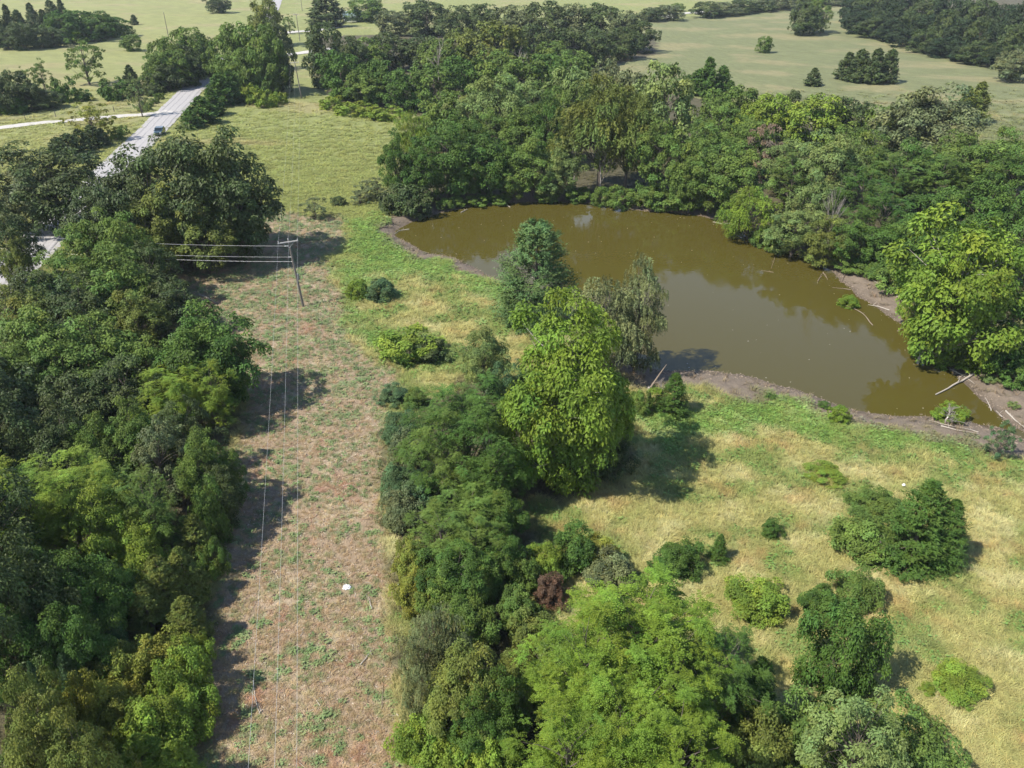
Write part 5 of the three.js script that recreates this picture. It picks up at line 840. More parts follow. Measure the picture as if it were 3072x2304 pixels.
function cedarTree(seed, o) {                      // upswept ragged sprays on a cone
  const r = rngOf(seed), L = new Leaves(o.leaves + 400), per = 18, n = Math.round(o.leaves / per), limbs = [tube([V(0, -0.4, 0), V(0, 0.2, 0), V(0.1 * gauss(r), o.H * 0.5, 0.1 * gauss(r)), V(0, o.H * 0.93, 0)], [o.H * 0.028, o.H * 0.024, o.H * 0.013, 0.02], 7)], off = r() * 50;
  const boughs = Array.from({ length: o.boughs ?? 110 }, (_, i) => [Math.pow((i + r()) / (o.boughs ?? 110), 1.4) * 0.99, i * 2.39996 + r(), 0.8 + 0.34 * r(), clumpTone(r, o.tone ?? 0.2)]);
  for (let i = 0; i < n; i++) {
    const bo = boughs[Math.floor(r() * boughs.length)], t = clamp(bo[0] + 0.035 * gauss(r), 0, 0.99), a = bo[1] + 0.3 * gauss(r) * (1 + 2 * t), bulge = 1 + 0.28 * n3(Math.cos(a) * 1.3 + off, t * 3.2, Math.sin(a) * 1.3);
    const R = (o.W / 2) * Math.pow(1 - t, o.pow ?? 0.75) * (t < 0.1 ? 0.72 + 2.8 * t : 1) * bulge * bo[2] * (r() < 0.08 ? 1.15 : 1) + 0.05, f0 = 0.25 + 0.5 * r(), dx = Math.cos(a), dz = Math.sin(a), rise = (o.rise ?? 0.35) + 0.5 * t + 0.25 * gauss(r), y0 = o.H * (0.02 + 0.95 * t), tone = clumpTone(r, 0.1).map((v, q) => v * bo[3][q]), len = R * (1 - f0), bent = 0.5 * gauss(r);
    for (let k = 0; k < per; k++) {
      const d = R * f0 + len * ((k + r()) / per), sway = bent * (d - R * f0), nx = dx * 0.5 + gauss(r) * 0.8, ny = 0.55 + gauss(r) * 0.5, nz = dz * 0.5 + gauss(r) * 0.8, m = Math.hypot(nx, ny, nz) || 1, v = 0.86 + 0.28 * r();
      L.add(dx * d - dz * sway, Math.max(0.03, y0 + rise * (d - R * 0.8) + 0.05 * gauss(r)), dz * d + dx * sway, nx / m, ny / m, nz / m, dx * 0.8 + gauss(r) * 0.8, 0.55 + gauss(r) * 0.5, dz * 0.8 + gauss(r) * 0.8, o.leafL * (0.7 + 0.6 * r()), o.leafW * (0.7 + 0.6 * r()), tone[0] * v, tone[1] * v, tone[2] * v);
    }
    if (i % 40 === 0) limbs.push(limb(r, V(0, y0 * 0.95, 0), V(dx * R * 0.8, y0 + rise * R * 0.1, dz * R * 0.8), o.H * 0.006, 0.01, 0.08, 2, 4));
  }
  return { crown: L.build(), trunk: mergeGeometries(limbs), H: o.H, W: o.W };
}
function willowTree(seed, o) {                     // hanging strands of narrow leaves
  const r = rngOf(seed), L = new Leaves(o.leaves + 600), cl = clumpCentres(r, o), area = cl.reduce((s, q) => s + q.rc * q.rc, 0), per = 12;
  for (const q of cl) {
    const n = Math.round((o.leaves * q.rc * q.rc) / area / per), tone = q.tone;
    for (let i = 0; i < n; i++) {
      const a = r() * 2 * Math.PI, R = q.rc * Math.sqrt(r()), px = q.c.x + Math.cos(a) * R, pz = q.c.z + Math.sin(a) * R, py = q.c.y + q.rc * (0.7 - 0.6 * (R / q.rc) ** 2) + gauss(r) * 0.2 * q.rc, len = q.rc * (0.5 + 0.7 * r()), ox = Math.cos(a) * 0.45 + q.d.x * 0.3, oz = Math.sin(a) * 0.45 + q.d.z * 0.3;
      for (let k = 0; k < per; k++) {
        const t = (k + r()) / per, v = 0.86 + 0.28 * r(), out = len * 0.5 * Math.sqrt(t);
        L.add(px + ox * out, Math.max(0.05, py - len * t * t), pz + oz * out, gauss(r) + Math.cos(a) * 0.4, 0.55 + 0.5 * r(), gauss(r) + Math.sin(a) * 0.4, gauss(r) * 0.7 + ox, -0.7 * t - 0.2, gauss(r) * 0.7 + oz, o.leafL * (0.7 + 0.6 * r()), o.leafW * (0.7 + 0.6 * r()), tone[0] * v, tone[1] * v, tone[2] * v);
      }
    }
  }
  return { crown: L.build(), trunk: skeleton(r, o, cl, 0.4), H: o.H, W: o.W };
}
function deadTree(seed, o) {                       // bare forking limbs, then twigs
  const r = rngOf(seed), thick = [], twigs = [];
  const grow = (a, dir, len, rad, level) => {
    const b = a.clone().addScaledVector(dir, len);
    (level < 2 ? thick : twigs).push(limb(r, a, b, rad, rad * 0.55, 0.08, 2, level < 2 ? 6 : 3));
    if (level === o.levels) return;
    const n = level === 0 ? 5 : 3 + Math.floor(r() * 2);
    for (let i = 0; i < n; i++) {
      const d = dir.clone().add(V(gauss(r), 0.25 * gauss(r) + 0.12, gauss(r)).multiplyScalar(0.85)).normalize();
      grow(a.clone().lerp(b, level === 0 ? 0.35 + 0.65 * ((i + 1) / n) : 0.4 + 0.6 * r()), d, len * (0.45 + 0.25 * r()), rad * 0.5, level + 1);
    }
  };
  grow(V(0, -0.3, 0), V(0.06, 1, 0.03).normalize(), o.H * 0.55, o.H * 0.02, 0);
  return { crown: mergeGeometries(twigs), trunk: mergeGeometries(thick), H: o.H, W: o.W, bare: true };
}
const D = { lobe: 0.3, rc0: 0.13, rc1: 0.22 };
const FORMS = {
  roundN: [[101, 102, 103, 104], (s, i) => roundTree(s, { ...D, H: 11, W: 9, base: [1.2, 1.8, 0.8, 1.5][i], clumps: [34, 42, 30, 38][i], leaves: 26000, leafL: 0.27, leafW: 0.15, lobe: 0.36, sub: 7 })],
  roundM: [[111, 112, 113, 114], (s, i) => roundTree(s, { ...D, H: 14, W: 11, base: [1.6, 2.4, 1, 2][i], clumps: [30, 38, 26, 34][i], leaves: 13000, leafL: 0.44, leafW: 0.25, lobe: 0.38, sub: 6 })],
  roundF: [[121, 122, 123], (s, i) => roundTree(s, { ...D, H: 12, W: 11, base: 0.3, clumps: [36, 42, 32][i], leaves: 8000, leafL: 0.66, leafW: 0.38, lobe: 0.32, tone: 0.22, sub: 4, rc0: 0.15, rc1: 0.24 })],
  locustN: [[131, 132, 133], (s, i) => frondTree(s, { ...D, H: 11, W: 9, base: 1.2, clumps: [40, 48, 36][i], leaves: 40000, leafL: 0.20, leafW: 0.085, rc0: 0.12, rc1: 0.2, lobe: 0.32, sub: 5, per: 12 })],
  locustM: [[141], (s) => frondTree(s, { ...D, H: 13, W: 11, base: 1.5, clumps: 36, leaves: 17000, leafL: 0.4, leafW: 0.16, rc0: 0.13, rc1: 0.21, lobe: 0.34, sub: 5 })],
  cypressM: [[151], (s) => cedarTree(s, { H: 14.4, W: 11, leaves: 42000, leafL: 0.34, leafW: 0.12, pow: 0.42, rise: 0.05, boughs: 130, tone: 0.22 })],
  cedarN: [[161, 162, 163], (s, i) => cedarTree(s, { H: 8, W: 5, leaves: 20000, leafL: 0.26, leafW: 0.07, pow: [0.75, 0.6, 0.85][i] })],
  cedarM: [[171, 172], (s, i) => cedarTree(s, { H: 10, W: 6, leaves: 9000, leafL: 0.45, leafW: 0.15, pow: [0.75, 0.55][i] })],
  cedarF: [[181, 182], (s, i) => cedarTree(s, { H: 10, W: 7, leaves: 5000, leafL: 0.7, leafW: 0.3, pow: [0.6, 0.5][i] })],
  willowN: [[191], (s) => willowTree(s, { ...D, H: 7, W: 6, base: 0.2, clumps: 30, leaves: 22000, leafL: 0.22, leafW: 0.06, sub: 4 })],
  willowM: [[196, 197], (s, i) => willowTree(s, { ...D, H: 14, W: 11, base: [5, 0.8][i], clumps: 36, leaves: 23000, leafL: 0.48, leafW: 0.13, sub: 4 })],
  shrubN: [[201, 202, 203, 204], (s, i) => roundTree(s, { ...D, H: 3.4, W: 4.4, base: 0, clumps: [34, 40, 30, 36][i], leaves: 14000, leafL: 0.19, leafW: 0.10, rc0: 0.15, rc1: 0.24, lobe: 0.42, trunk: 0.07, flat: 0.85, sub: 6 })],
  shrubM: [[211, 212], (s) => roundTree(s, { ...D, H: 4.5, W: 6, base: 0, clumps: 18, leaves: 5200, leafL: 0.36, leafW: 0.2, rc0: 0.13, rc1: 0.24, lobe: 0.4, trunk: 0.09, flat: 0.85, sub: 5 })],
  shrubF: [[221], (s) => roundTree(s, { ...D, H: 5, W: 8, base: 0, clumps: 14, leaves: 2600, leafL: 0.7, leafW: 0.38, rc0: 0.14, rc1: 0.24, trunk: 0.1, flat: 0.85, sub: 4 })],
  sparseN: [[231], (s) => roundTree(s, { ...D, H: 7, W: 6, base: 0.8, clumps: 34, leaves: 11000, leafL: 0.2, leafW: 0.10, rc0: 0.1, rc1: 0.18, lobe: 0.45, limbs: 0.5, sub: 4 })],
  sparseM: [[241], (s) => roundTree(s, { ...D, H: 8, W: 7, base: 1, clumps: 26, leaves: 4600, leafL: 0.3, leafW: 0.14, rc0: 0.07, rc1: 0.13, lobe: 0.45, limbs: 0.5, sub: 4 })],
  sparseF: [[251], (s) => roundTree(s, { ...D, H: 16, W: 13, base: 2.5, clumps: 26, leaves: 3400, leafL: 0.65, leafW: 0.34, rc0: 0.09, rc1: 0.16, lobe: 0.45, limbs: 0.5, sub: 3 })],
  deadM: [[261, 262], (s) => deadTree(s, { H: 12, W: 6, levels: 4 })],
  deadF: [[263], (s) => deadTree(s, { H: 12, W: 6, levels: 3 })],
};
const TINT = { oak: [0.083, 0.120, 0.032], elm: [0.140, 0.214, 0.044], vivid: [0.092, 0.168, 0.032], light: [0.207, 0.290, 0.041], pale: [0.190, 0.255, 0.078], olive: [0.172, 0.209, 0.046], ash: [0.161, 0.193, 0.078], blue: [0.103, 0.175, 0.071], lime: [0.170, 0.258, 0.032], brown: [0.175, 0.105, 0.065], tan: [0.270, 0.200, 0.135], pine: [0.046, 0.074, 0.030], yellow: [0.255, 0.272, 0.048], grey: [0.300, 0.265, 0.230], sage: [0.215, 0.240, 0.098], fern: [0.138, 0.224, 0.074] };
const leafMats = new Map(), protos = new Map();
function leafMaterial(tint, form) {
  const key = tint + (form === 'dead' ? form : '');
  if (!leafMats.has(key)) {
    const [r, g, b] = TINT[tint];
    leafMats.set(key, form === 'dead' ? new THREE.MeshStandardMaterial({ name: 'dead_wood_' + tint, color: RGB(r, g, b), roughness: 0.9 })
      : new THREE.MeshPhysicalMaterial({ name: 'leaf_' + tint, color: RGB(r, g, b), vertexColors: true, flatShading: true, side: THREE.DoubleSide, roughness: 0.5, specularIntensity: tint === 'oak' || tint === 'ash' ? 0.4 : 0.22, transmission: 0.34, thickness: 0 }));
  }
  return leafMats.get(key);
}
const bark = new THREE.MeshStandardMaterial({ name: 'bark', color: RGB(0.13, 0.105, 0.085), roughness: 0.95 }), paleBark = new THREE.MeshStandardMaterial({ name: 'pale_bark', color: RGB(0.34, 0.31, 0.27), roughness: 0.9 });
function proto(form, i) {
  const [seeds, make] = FORMS[form], k = i % seeds.length, key = form + k;
  if (!protos.has(key)) protos.set(key, make(seeds[k], k));
  return protos.get(key);
}
{
  const r = rngOf(77), turn = new Map();
  for (const [name, form, lod, tint, x, z, h, w, label, group] of TREES) {
    const key = form + lod, k = turn.get(key + tint) ?? 0;
    turn.set(key + tint, k + 1);
    const p = proto(key in FORMS ? key : form + 'M', form === 'willow' ? (tint === 'olive' ? 0 : 1) : k), y = heightAt(x, z);
    const g = thing(name, x, Math.max(y, WATER - 0.2), z, r() * 6.283);
    const low = form === 'shrub', s = w / p.W * (form === 'dead' ? 1 : 1.03);
    g.scale.set(s * (0.94 + 0.12 * r()), h / p.H, s * (0.94 + 0.12 * r()));
    tag(g, label, low ? 'shrub' : form === 'dead' ? 'dead tree' : 'tree', group);
    part(low ? 'stem' : 'trunk', p.trunk, p.bare ? leafMaterial(tint, 'dead') : form === 'round' && tint === 'lime' ? paleBark : bark, g);
    part(low ? 'foliage' : p.bare ? 'twigs' : 'crown', p.crown, leafMaterial(tint, form), g);
  }
  console.log('trees', TREES.length, 'protos', protos.size, [...protos.values()].reduce((s, q) => s + q.crown.index.count / 3 + q.trunk.index.count / 3, 0));
}
// ---------------------------------------------------------------- grass, weeds and litter on the ground (uncountable)
const roadDist = (x, z) => { const a = ROAD_LINE[0], b = ROAD_LINE[ROAD_LINE.length - 1], dx = b[0] - a[0], dz = b[1] - a[1]; return Math.abs((x - a[0]) * dz - (z - a[1]) * dx) / Math.hypot(dx, dz); };
const driveDist = (x, z) => { let best = 99; for (let i = 1; i < DRIVE_LINE.length; i++) { const [ax, az] = DRIVE_LINE[i - 1], [bx, bz] = DRIVE_LINE[i], dx = bx - ax, dz = bz - az, k = clamp(((x - ax) * dx + (z - az) * dz) / (dx * dx + dz * dz), 0, 1); best = Math.min(best, Math.hypot(x - ax - k * dx, z - az - k * dz)); } return best; };
function bladeTuft(seed, n, wide, spread, lean) {   // one unit high
  const r = rngOf(seed), pos = [], index = [];
  for (let i = 0; i < n; i++) {
    const a = r() * 6.283, b = r() * 6.283, o = spread * Math.sqrt(r()), x = Math.cos(a) * o, z = Math.sin(a) * o, h = 0.55 + 0.45 * r(), l = lean * (0.4 + r()), w = wide * (0.7 + 0.6 * r()), k = pos.length / 3, sx = -Math.sin(b) * w, sz = Math.cos(b) * w;
    pos.push(x - sx, -0.08, z - sz, x + sx, -0.08, z + sz, x - sx * 0.8 + Math.cos(b) * l * 0.35, h * 0.6, z - sz * 0.8 + Math.sin(b) * l * 0.35, x + sx * 0.8 + Math.cos(b) * l * 0.35, h * 0.6, z + sz * 0.8 + Math.sin(b) * l * 0.35, x + Math.cos(b) * l, h, z + Math.sin(b) * l);
    index.push(k, k + 1, k + 2, k + 1, k + 3, k + 2, k + 2, k + 3, k + 4);
  }
  const g = new THREE.BufferGeometry();
  g.setAttribute('position', new THREE.Float32BufferAttribute(pos, 3)); g.setIndex(index);
  return g;
}
function weedTuft(seed, n) {
  const r = rngOf(seed), L = new Leaves(n);
  for (let i = 0; i < n; i++) { const a = r() * 6.283, y = 0.15 + 0.75 * r(), o = 0.5 * (1 - 0.5 * y) * r(); L.add(Math.cos(a) * o, y, Math.sin(a) * o, gauss(r) * 0.5, 0.9, gauss(r) * 0.5, Math.cos(a) + gauss(r) * 0.4, 0.1 * gauss(r), Math.sin(a) + gauss(r) * 0.4, 0.5, 0.26, 1, 1, 1); }
  const g = L.build(); g.deleteAttribute('color');
  return g;
}
function scatter(name, geometry, material, items, label, category) {
  const m = new THREE.InstancedMesh(geometry, material, items.length), M = new THREE.Matrix4(), q = new THREE.Quaternion(), e = new THREE.Euler(), c = new THREE.Color();
  items.forEach(([x, y, z, turn, sx, sy, sz, cr, cg, cb, pitch], i) => { M.compose(V(x, y, z), q.setFromEuler(e.set(pitch ?? 0, turn, 0, 'YXZ')), V(sx, sy, sz)); m.setMatrixAt(i, M); m.setColorAt(i, c.setRGB(cr, cg, cb)); });
  m.name = name; m.castShadow = m.receiveShadow = true;
  tag(m, label, category, null, 'stuff');
  scene.add(m);
  return m;
}
{
  const r = rngOf(900), tall = [[], []], short = [[], []], weeds = [], lush = [];
  for (let z = -12; z > -250;) {
    const d = -z, s = 0.0036 * d + 0.07;
    for (let x = -0.74 * d - 18; x < 0.74 * d + 18; x += s) {
      const px = x + s * (r() - 0.5) * 1.6, pz = z + s * (r() - 0.5) * 1.6;
      if (roadDist(px, pz) < 3.7 || (pz < -170 && driveDist(px, pz) < 2.4)) continue;
      const zn = zones(px, pz);
      if (zn.sd < 0.4 || (zn.wood > 0.5 && r() < 0.8)) continue;
      const c = groundColour(px, pz, zn), mud = zn.sd < 6 && c[1] < c[0] * 0.86, greenness = c[1] / c[0];
      if (mud && r() < 0.93) continue;
      const v = 1.1 + 0.55 * r(), hue = 1 + 0.1 * gauss(r), y = heightAt(px, pz, Math.min(9, zn.sd)), t = r() * 6.283, w = Math.max(1, s / 0.26);
      const col = [c[0] * v * hue, c[1] * v, c[2] * v * 0.85];
      if (zn.strip > 0.5) {
        if (greenness < 0.80 ? r() < 0.6 : r() < 0.12) continue;
        if (greenness > 0.9 && r() < 0.5) { const k = w * (0.22 + 0.22 * r()); weeds.push([px, y, pz, t, k, k * 0.6, k, col[0] * 0.85, col[1] * 1.05, col[2]]); } else { const k = (0.10 + 0.12 * r()) * Math.sqrt(w); short[r() < 0.5 ? 0 : 1].push([px, y, pz, t, w * 0.55, k * 1.2, w * 0.55, ...col]); }
        continue;
      }
      const field = pz > -108 && px > -38;
      if (field && zn.lush < 0.5) {
        const k = (0.26 + 0.26 * r() + 0.1 * n2a(px / 3, pz / 3)) * (0.7 + 0.3 * w);
        tall[r() < 0.5 ? 0 : 1].push([px, y, pz, t, w, k, w, ...col]);
        if (greenness > 1.02 && r() < 0.2) { const q = w * (0.3 + 0.3 * r()); weeds.push([px, y, pz, t, q, q * 0.9, q, col[0] * 0.6, col[1] * 0.85, col[2] * 0.7]); }
      } else if (zn.lush >= 0.5) {
        const k = (0.3 + 0.35 * r()) * (0.7 + 0.3 * w);
        if (r() < 0.4) lush.push([px, y, pz, t, w * 0.55, k * 0.8, w * 0.55, col[0] * 0.85, col[1], col[2]]); else tall[0].push([px, y, pz, t, w, k * 0.8, w, ...col]);
      } else {
        if (r() < 0.96 * smoothstep(d, 100, 250)) continue;
        const k = (0.14 + 0.16 * r()) * (0.6 + 0.4 * w);
        short[r() < 0.5 ? 0 : 1].push([px, y, pz, t, w, k, w, ...col]);
      }
    }
    z -= s;
  }
  const blade = new THREE.MeshPhysicalMaterial({ name: 'grass_blade', color: 0xffffff, roughness: 0.7, specularIntensity: 0.3, flatShading: true, side: THREE.DoubleSide, transmission: 0.3, thickness: 0 });
  tall.forEach((it, i) => scatter(['tall_grass', 'dry_grass'][i], bladeTuft(31 + i, 11, 0.018, 0.2, 0.55), blade, it, ['tall dry grass of the unmown field', 'seeding straw-coloured grass of the unmown field'][i], 'grass'));
  short.forEach((it, i) => scatter(['pasture_grass', 'short_grass'][i], bladeTuft(41 + i, 11, 0.022, 0.24, 0.6), blade, it, ['green grass of the pasture', 'short grass of pasture and strip'][i], 'grass'));
  scatter('weeds', weedTuft(51, 12), blade, weeds, 'low broad-leaved weeds', 'weeds');
  scatter('bank_weeds', weedTuft(52, 14), blade, lush, 'lush weeds on the pond bank', 'weeds');
  console.log('tufts', tall[0].length + tall[1].length, short[0].length + short[1].length, weeds.length, lush.length);

  const sticks = [], chips = [], b = boxOf(STRIP), tones = [[0.40, 0.31, 0.20], [0.32, 0.24, 0.17], [0.46, 0.40, 0.31], [0.20, 0.14, 0.10], [0.36, 0.22, 0.15]];
  for (let i = 0; i < 90000 && sticks.length < 16000; i++) {
    const z = lerp(Math.max(b[2], -130), -26, Math.pow(r(), 0.6)), x = lerp(b[0], b[1], r());
    if (near(STRIP, x, z, 3) > 0 || zones(x, z).strip < 0.4) continue;
    if (n2b(x / 3, z / 3) < -0.25 && r() < 0.7) continue;
    const l = 0.1 + 0.5 * r() * r() * r() + (r() < 0.01 ? 0.9 : 0), w = 0.012 + 0.018 * r(), c = tones[Math.floor(r() * 5)], v = 0.8 + 0.5 * r();
    sticks.push([x, heightAt(x, z) + 0.03, z, r() * 6.283, w, w, l, c[0] * v, c[1] * v, c[2] * v, 0.16 * gauss(r)]);
    if (r() < 0.1) { const k = 0.02 + 0.04 * r(), u = 0.9 + 0.4 * r(); chips.push([x + gauss(r), heightAt(x, z) + 0.02, z + gauss(r), r() * 6.283, k, 0.02, k * 1.6, 0.42 * u, 0.34 * u, 0.24 * u, 0.3 * gauss(r)]); }
  }
  const dry = new THREE.MeshStandardMaterial({ name: 'dry_wood', color: 0xffffff, roughness: 0.95 });
  scatter('wood_litter', new THREE.CylinderGeometry(1, 0.8, 1, 5).rotateX(Math.PI / 2), dry, sticks, 'broken twigs littering the cleared strip', 'twigs');
  scatter('wood_chips', new THREE.IcosahedronGeometry(1, 0), dry, chips, 'pale wood chips on the cleared strip', 'wood chips');

  // leaves and bits afloat, pebbles and mud clods at the water's edge
  const specks = [], clods = [], pb = boxOf(SHORE);
  while (specks.length < 150) { const x = lerp(pb[0], pb[1], r()), z = lerp(pb[2], pb[3], r()), sd = signedDistance(SHORE, x, z); if (sd > -0.3 || (sd < -3 && r() < 0.7)) continue; const k = 0.02 + 0.045 * r(); specks.push([x, WATER + 0.008, z, r() * 6.283, k, 1, k * 1.4, 0.5, 0.46, 0.36]); }
  while (clods.length < 5200) { const i = Math.floor(r() * SHORE.length), a = r() * 6.283, o = 3.2 * r() * r(), x = SHORE[i][0] + Math.cos(a) * o + gauss(r), z = SHORE[i][1] + Math.sin(a) * o + gauss(r), sd = near(SHORE, x, z, 5); if (sd < -0.5 || sd > 3.5) continue; const k = 0.03 + 0.09 * r() * r(), v = 0.7 + 0.7 * r(); clods.push([x, heightAt(x, z) + k * 0.2, z, r() * 6.283, k, k * 0.6, k * 1.3, 0.21 * v, 0.165 * v, 0.12 * v]); }
  scatter('floating_leaves', new THREE.CircleGeometry(1, 6).rotateX(-Math.PI / 2), dry, specks, 'pale leaves afloat on the pond', 'leaves');
  scatter('mud_clods', new THREE.IcosahedronGeometry(1, 0), dry, clods, 'clods and pebbles on the muddy shore', 'clods');
}

// ---------------------------------------------------------------- power line
const poleWood = new THREE.MeshStandardMaterial({ name: 'weathered_pole', color: RGB(0.19, 0.17, 0.145), roughness: 0.9, map: grain }), armWood = new THREE.MeshStandardMaterial({ name: 'grey_crossarm', color: RGB(0.42, 0.40, 0.37), roughness: 0.85 });
const steel = new THREE.MeshStandardMaterial({ name: 'galvanised', color: RGB(0.45, 0.46, 0.47), roughness: 0.45, metalness: 0.7 }), ceramic = new THREE.MeshStandardMaterial({ name: 'ceramic', color: RGB(0.55, 0.53, 0.50), roughness: 0.25 }), wireMat = new THREE.MeshStandardMaterial({ name: 'aluminium_wire', color: RGB(0.52, 0.52, 0.50), roughness: 0.6, metalness: 0.2 }), boxMat = new THREE.MeshStandardMaterial({ name: 'grey_box', color: RGB(0.12, 0.125, 0.13), roughness: 0.5 });
const LINE = V(-0.226, 0, -0.974), ACROSS = V(0.974, 0, -0.226);
const insulator = new THREE.LatheGeometry([[0, 0], [0.035, 0], [0.035, 0.05], [0.075, 0.07], [0.04, 0.1], [0.07, 0.13], [0.035, 0.17], [0.03, 0.2], [0, 0.21]].map((p) => new THREE.Vector2(...p)), 10);
function utilityPole(x, z, h, lean, arm, label) {
  const g = thing('utility_pole', x, heightAt(x, z), z);
  tag(g, label, 'utility pole', 'poles of the power line');
  g.rotation.z = lean; g.rotation.y = 0;
  part('pole', new THREE.CylinderGeometry(0.11, 0.17, h + 0.6, 12).translate(0, h / 2 - 0.3, 0), poleWood, g);
  const y = h - 0.25, turn = Math.atan2(-ACROSS.z, ACROSS.x);
  if (arm) {
    const a = part('crossarm', new RoundedBoxGeometry(arm, 0.13, 0.11, 2, 0.015).rotateY(turn).translate(ACROSS.z * 0.15, y, 0.15), armWood, g);
    for (const s of [-1, 1]) part('insulator', insulator.clone().translate(ACROSS.x * s * (arm / 2 - 0.1), y + 0.06, ACROSS.z * s * (arm / 2 - 0.1) + 0.15), ceramic, a);
    for (const s of [-1, 1]) part('brace', tube([V(ACROSS.x * s * 0.75, y - 0.05, ACROSS.z * s * 0.75 + 0.15), V(0, y - 0.75, 0.13)], [0.016, 0.016], 5), steel, g);
  }
  part('top_insulator', insulator.clone().translate(0, h - 0.02, 0), ceramic, g);
  g.updateMatrixWorld(true);
  return { g, at: (u, dy, v = 0) => g.localToWorld(V(ACROSS.x * u + v * LINE.x, y + dy, ACROSS.z * u + 0.15 + v * LINE.z)) };
}
const P1 = utilityPole(-26.9, -92.85, 9.0, 0.075, 2.5, 'near utility pole with crossarm on the cleared strip');
const P2 = utilityPole(-60.1, -235.7, 9.9, 0.07, 2.5, 'second utility pole in the gap before the driveways');
const P3 = utilityPole(-91.6, -368.6, 10.8, 0.02, 2.2, 'third utility pole between the two far driveways');
const P4 = utilityPole(-126, -521.7, 10.6, 0, 2.2, 'farthest utility pole at the top of the gap');
const PL = utilityPole(-154.8, -385.5, 10.2, 0, 0, 'lone utility pole in the left pasture');
{ // gear on the near pole
  part('switch_box', new RoundedBoxGeometry(0.24, 0.75, 0.26, 2, 0.03).translate(0.24, 4.1, 0.05), boxMat, P1.g);
  part('ground_wire', tube([V(0.17, 0, 0.05), V(0.15, 4, 0.05), V(0.12, 8.4, 0.05)], [0.012, 0.012, 0.012], 5), wireMat, P1.g);
  for (const [y, l] of [[8.2, 0.5], [6.75, 0.3], [6.15, 0.12]]) part('strain_insulator', new THREE.CylinderGeometry(0.05, 0.05, l, 8).rotateZ(Math.PI / 2).translate(-0.12 - l / 2, y, 0), ceramic, P1.g);
}
function wire(a, b, sag, label, group, radius = 0.006, twist = 0) {
  const pts = [];
  for (let i = 0; i <= 40; i++) { const k = i / 40, p = a.clone().lerp(b, k); p.y -= sag * 4 * k * (1 - k); pts.push(p); }
  const m = part(numbered('power_wire'), twist ? mergeGeometries([0, Math.PI].map((ph) => new THREE.TubeGeometry(new THREE.CatmullRomCurve3(Array.from({ length: 240 }, (_, i) => { const k = i / 239, p = a.clone().lerp(b, k); p.y -= sag * 4 * k * (1 - k); return p.add(V(0, Math.cos(i * 0.9 + ph), Math.sin(i * 0.9 + ph)).multiplyScalar(twist)); })), 480, radius, 4))) : tube(pts, pts.map(() => radius), 5), wireMat, scene);
  tag(m, label, 'power wire', group);
}
const armEnd = 1.15, spans = [[-armEnd, 0.25, 'left'], [0.15, 0.45, 'middle'], [armEnd, 0.25, 'right']], back = V(33.2, 0, 142.8);
for (const [u, dy, side] of spans) {
  wire(P1.at(u, dy), P1.at(u, dy).add(back), 1.7, `${side} wire of the span running to the bottom of the picture`, 'wires over the cleared strip');
  wire(P2.at(u, dy), P1.at(u, dy), 1.6, `${side} wire between the near and second utility poles`, 'wires over the cleared strip');
  wire(P3.at(u * 0.9, dy), P2.at(u, dy), 1.5, `${side} wire between the second and third utility poles`, 'wires over the cleared strip');
  wire(P4.at(u * 0.9, dy), P3.at(u * 0.9, dy), 1.5, `${side} wire between the third and farthest utility poles`, 'wires over the cleared strip');
}
{
  const at = (y) => P1.g.localToWorld(V(-0.3, y, 0));
  wire(at(8.2), V(-84, 7.9, -103), 0.9, 'top wire running left from the near utility pole', 'tap wires to the left', 0.014);
  wire(at(6.75), V(-84, 6.3, -103), 0.9, 'middle wire running left from the near utility pole', 'tap wires to the left', 0.014);
  wire(at(6.15), V(-84, 5.7, -103), 0.9, 'twisted bottom cable running left from the near pole', 'tap wires to the left', 0.012, 0.025);
}

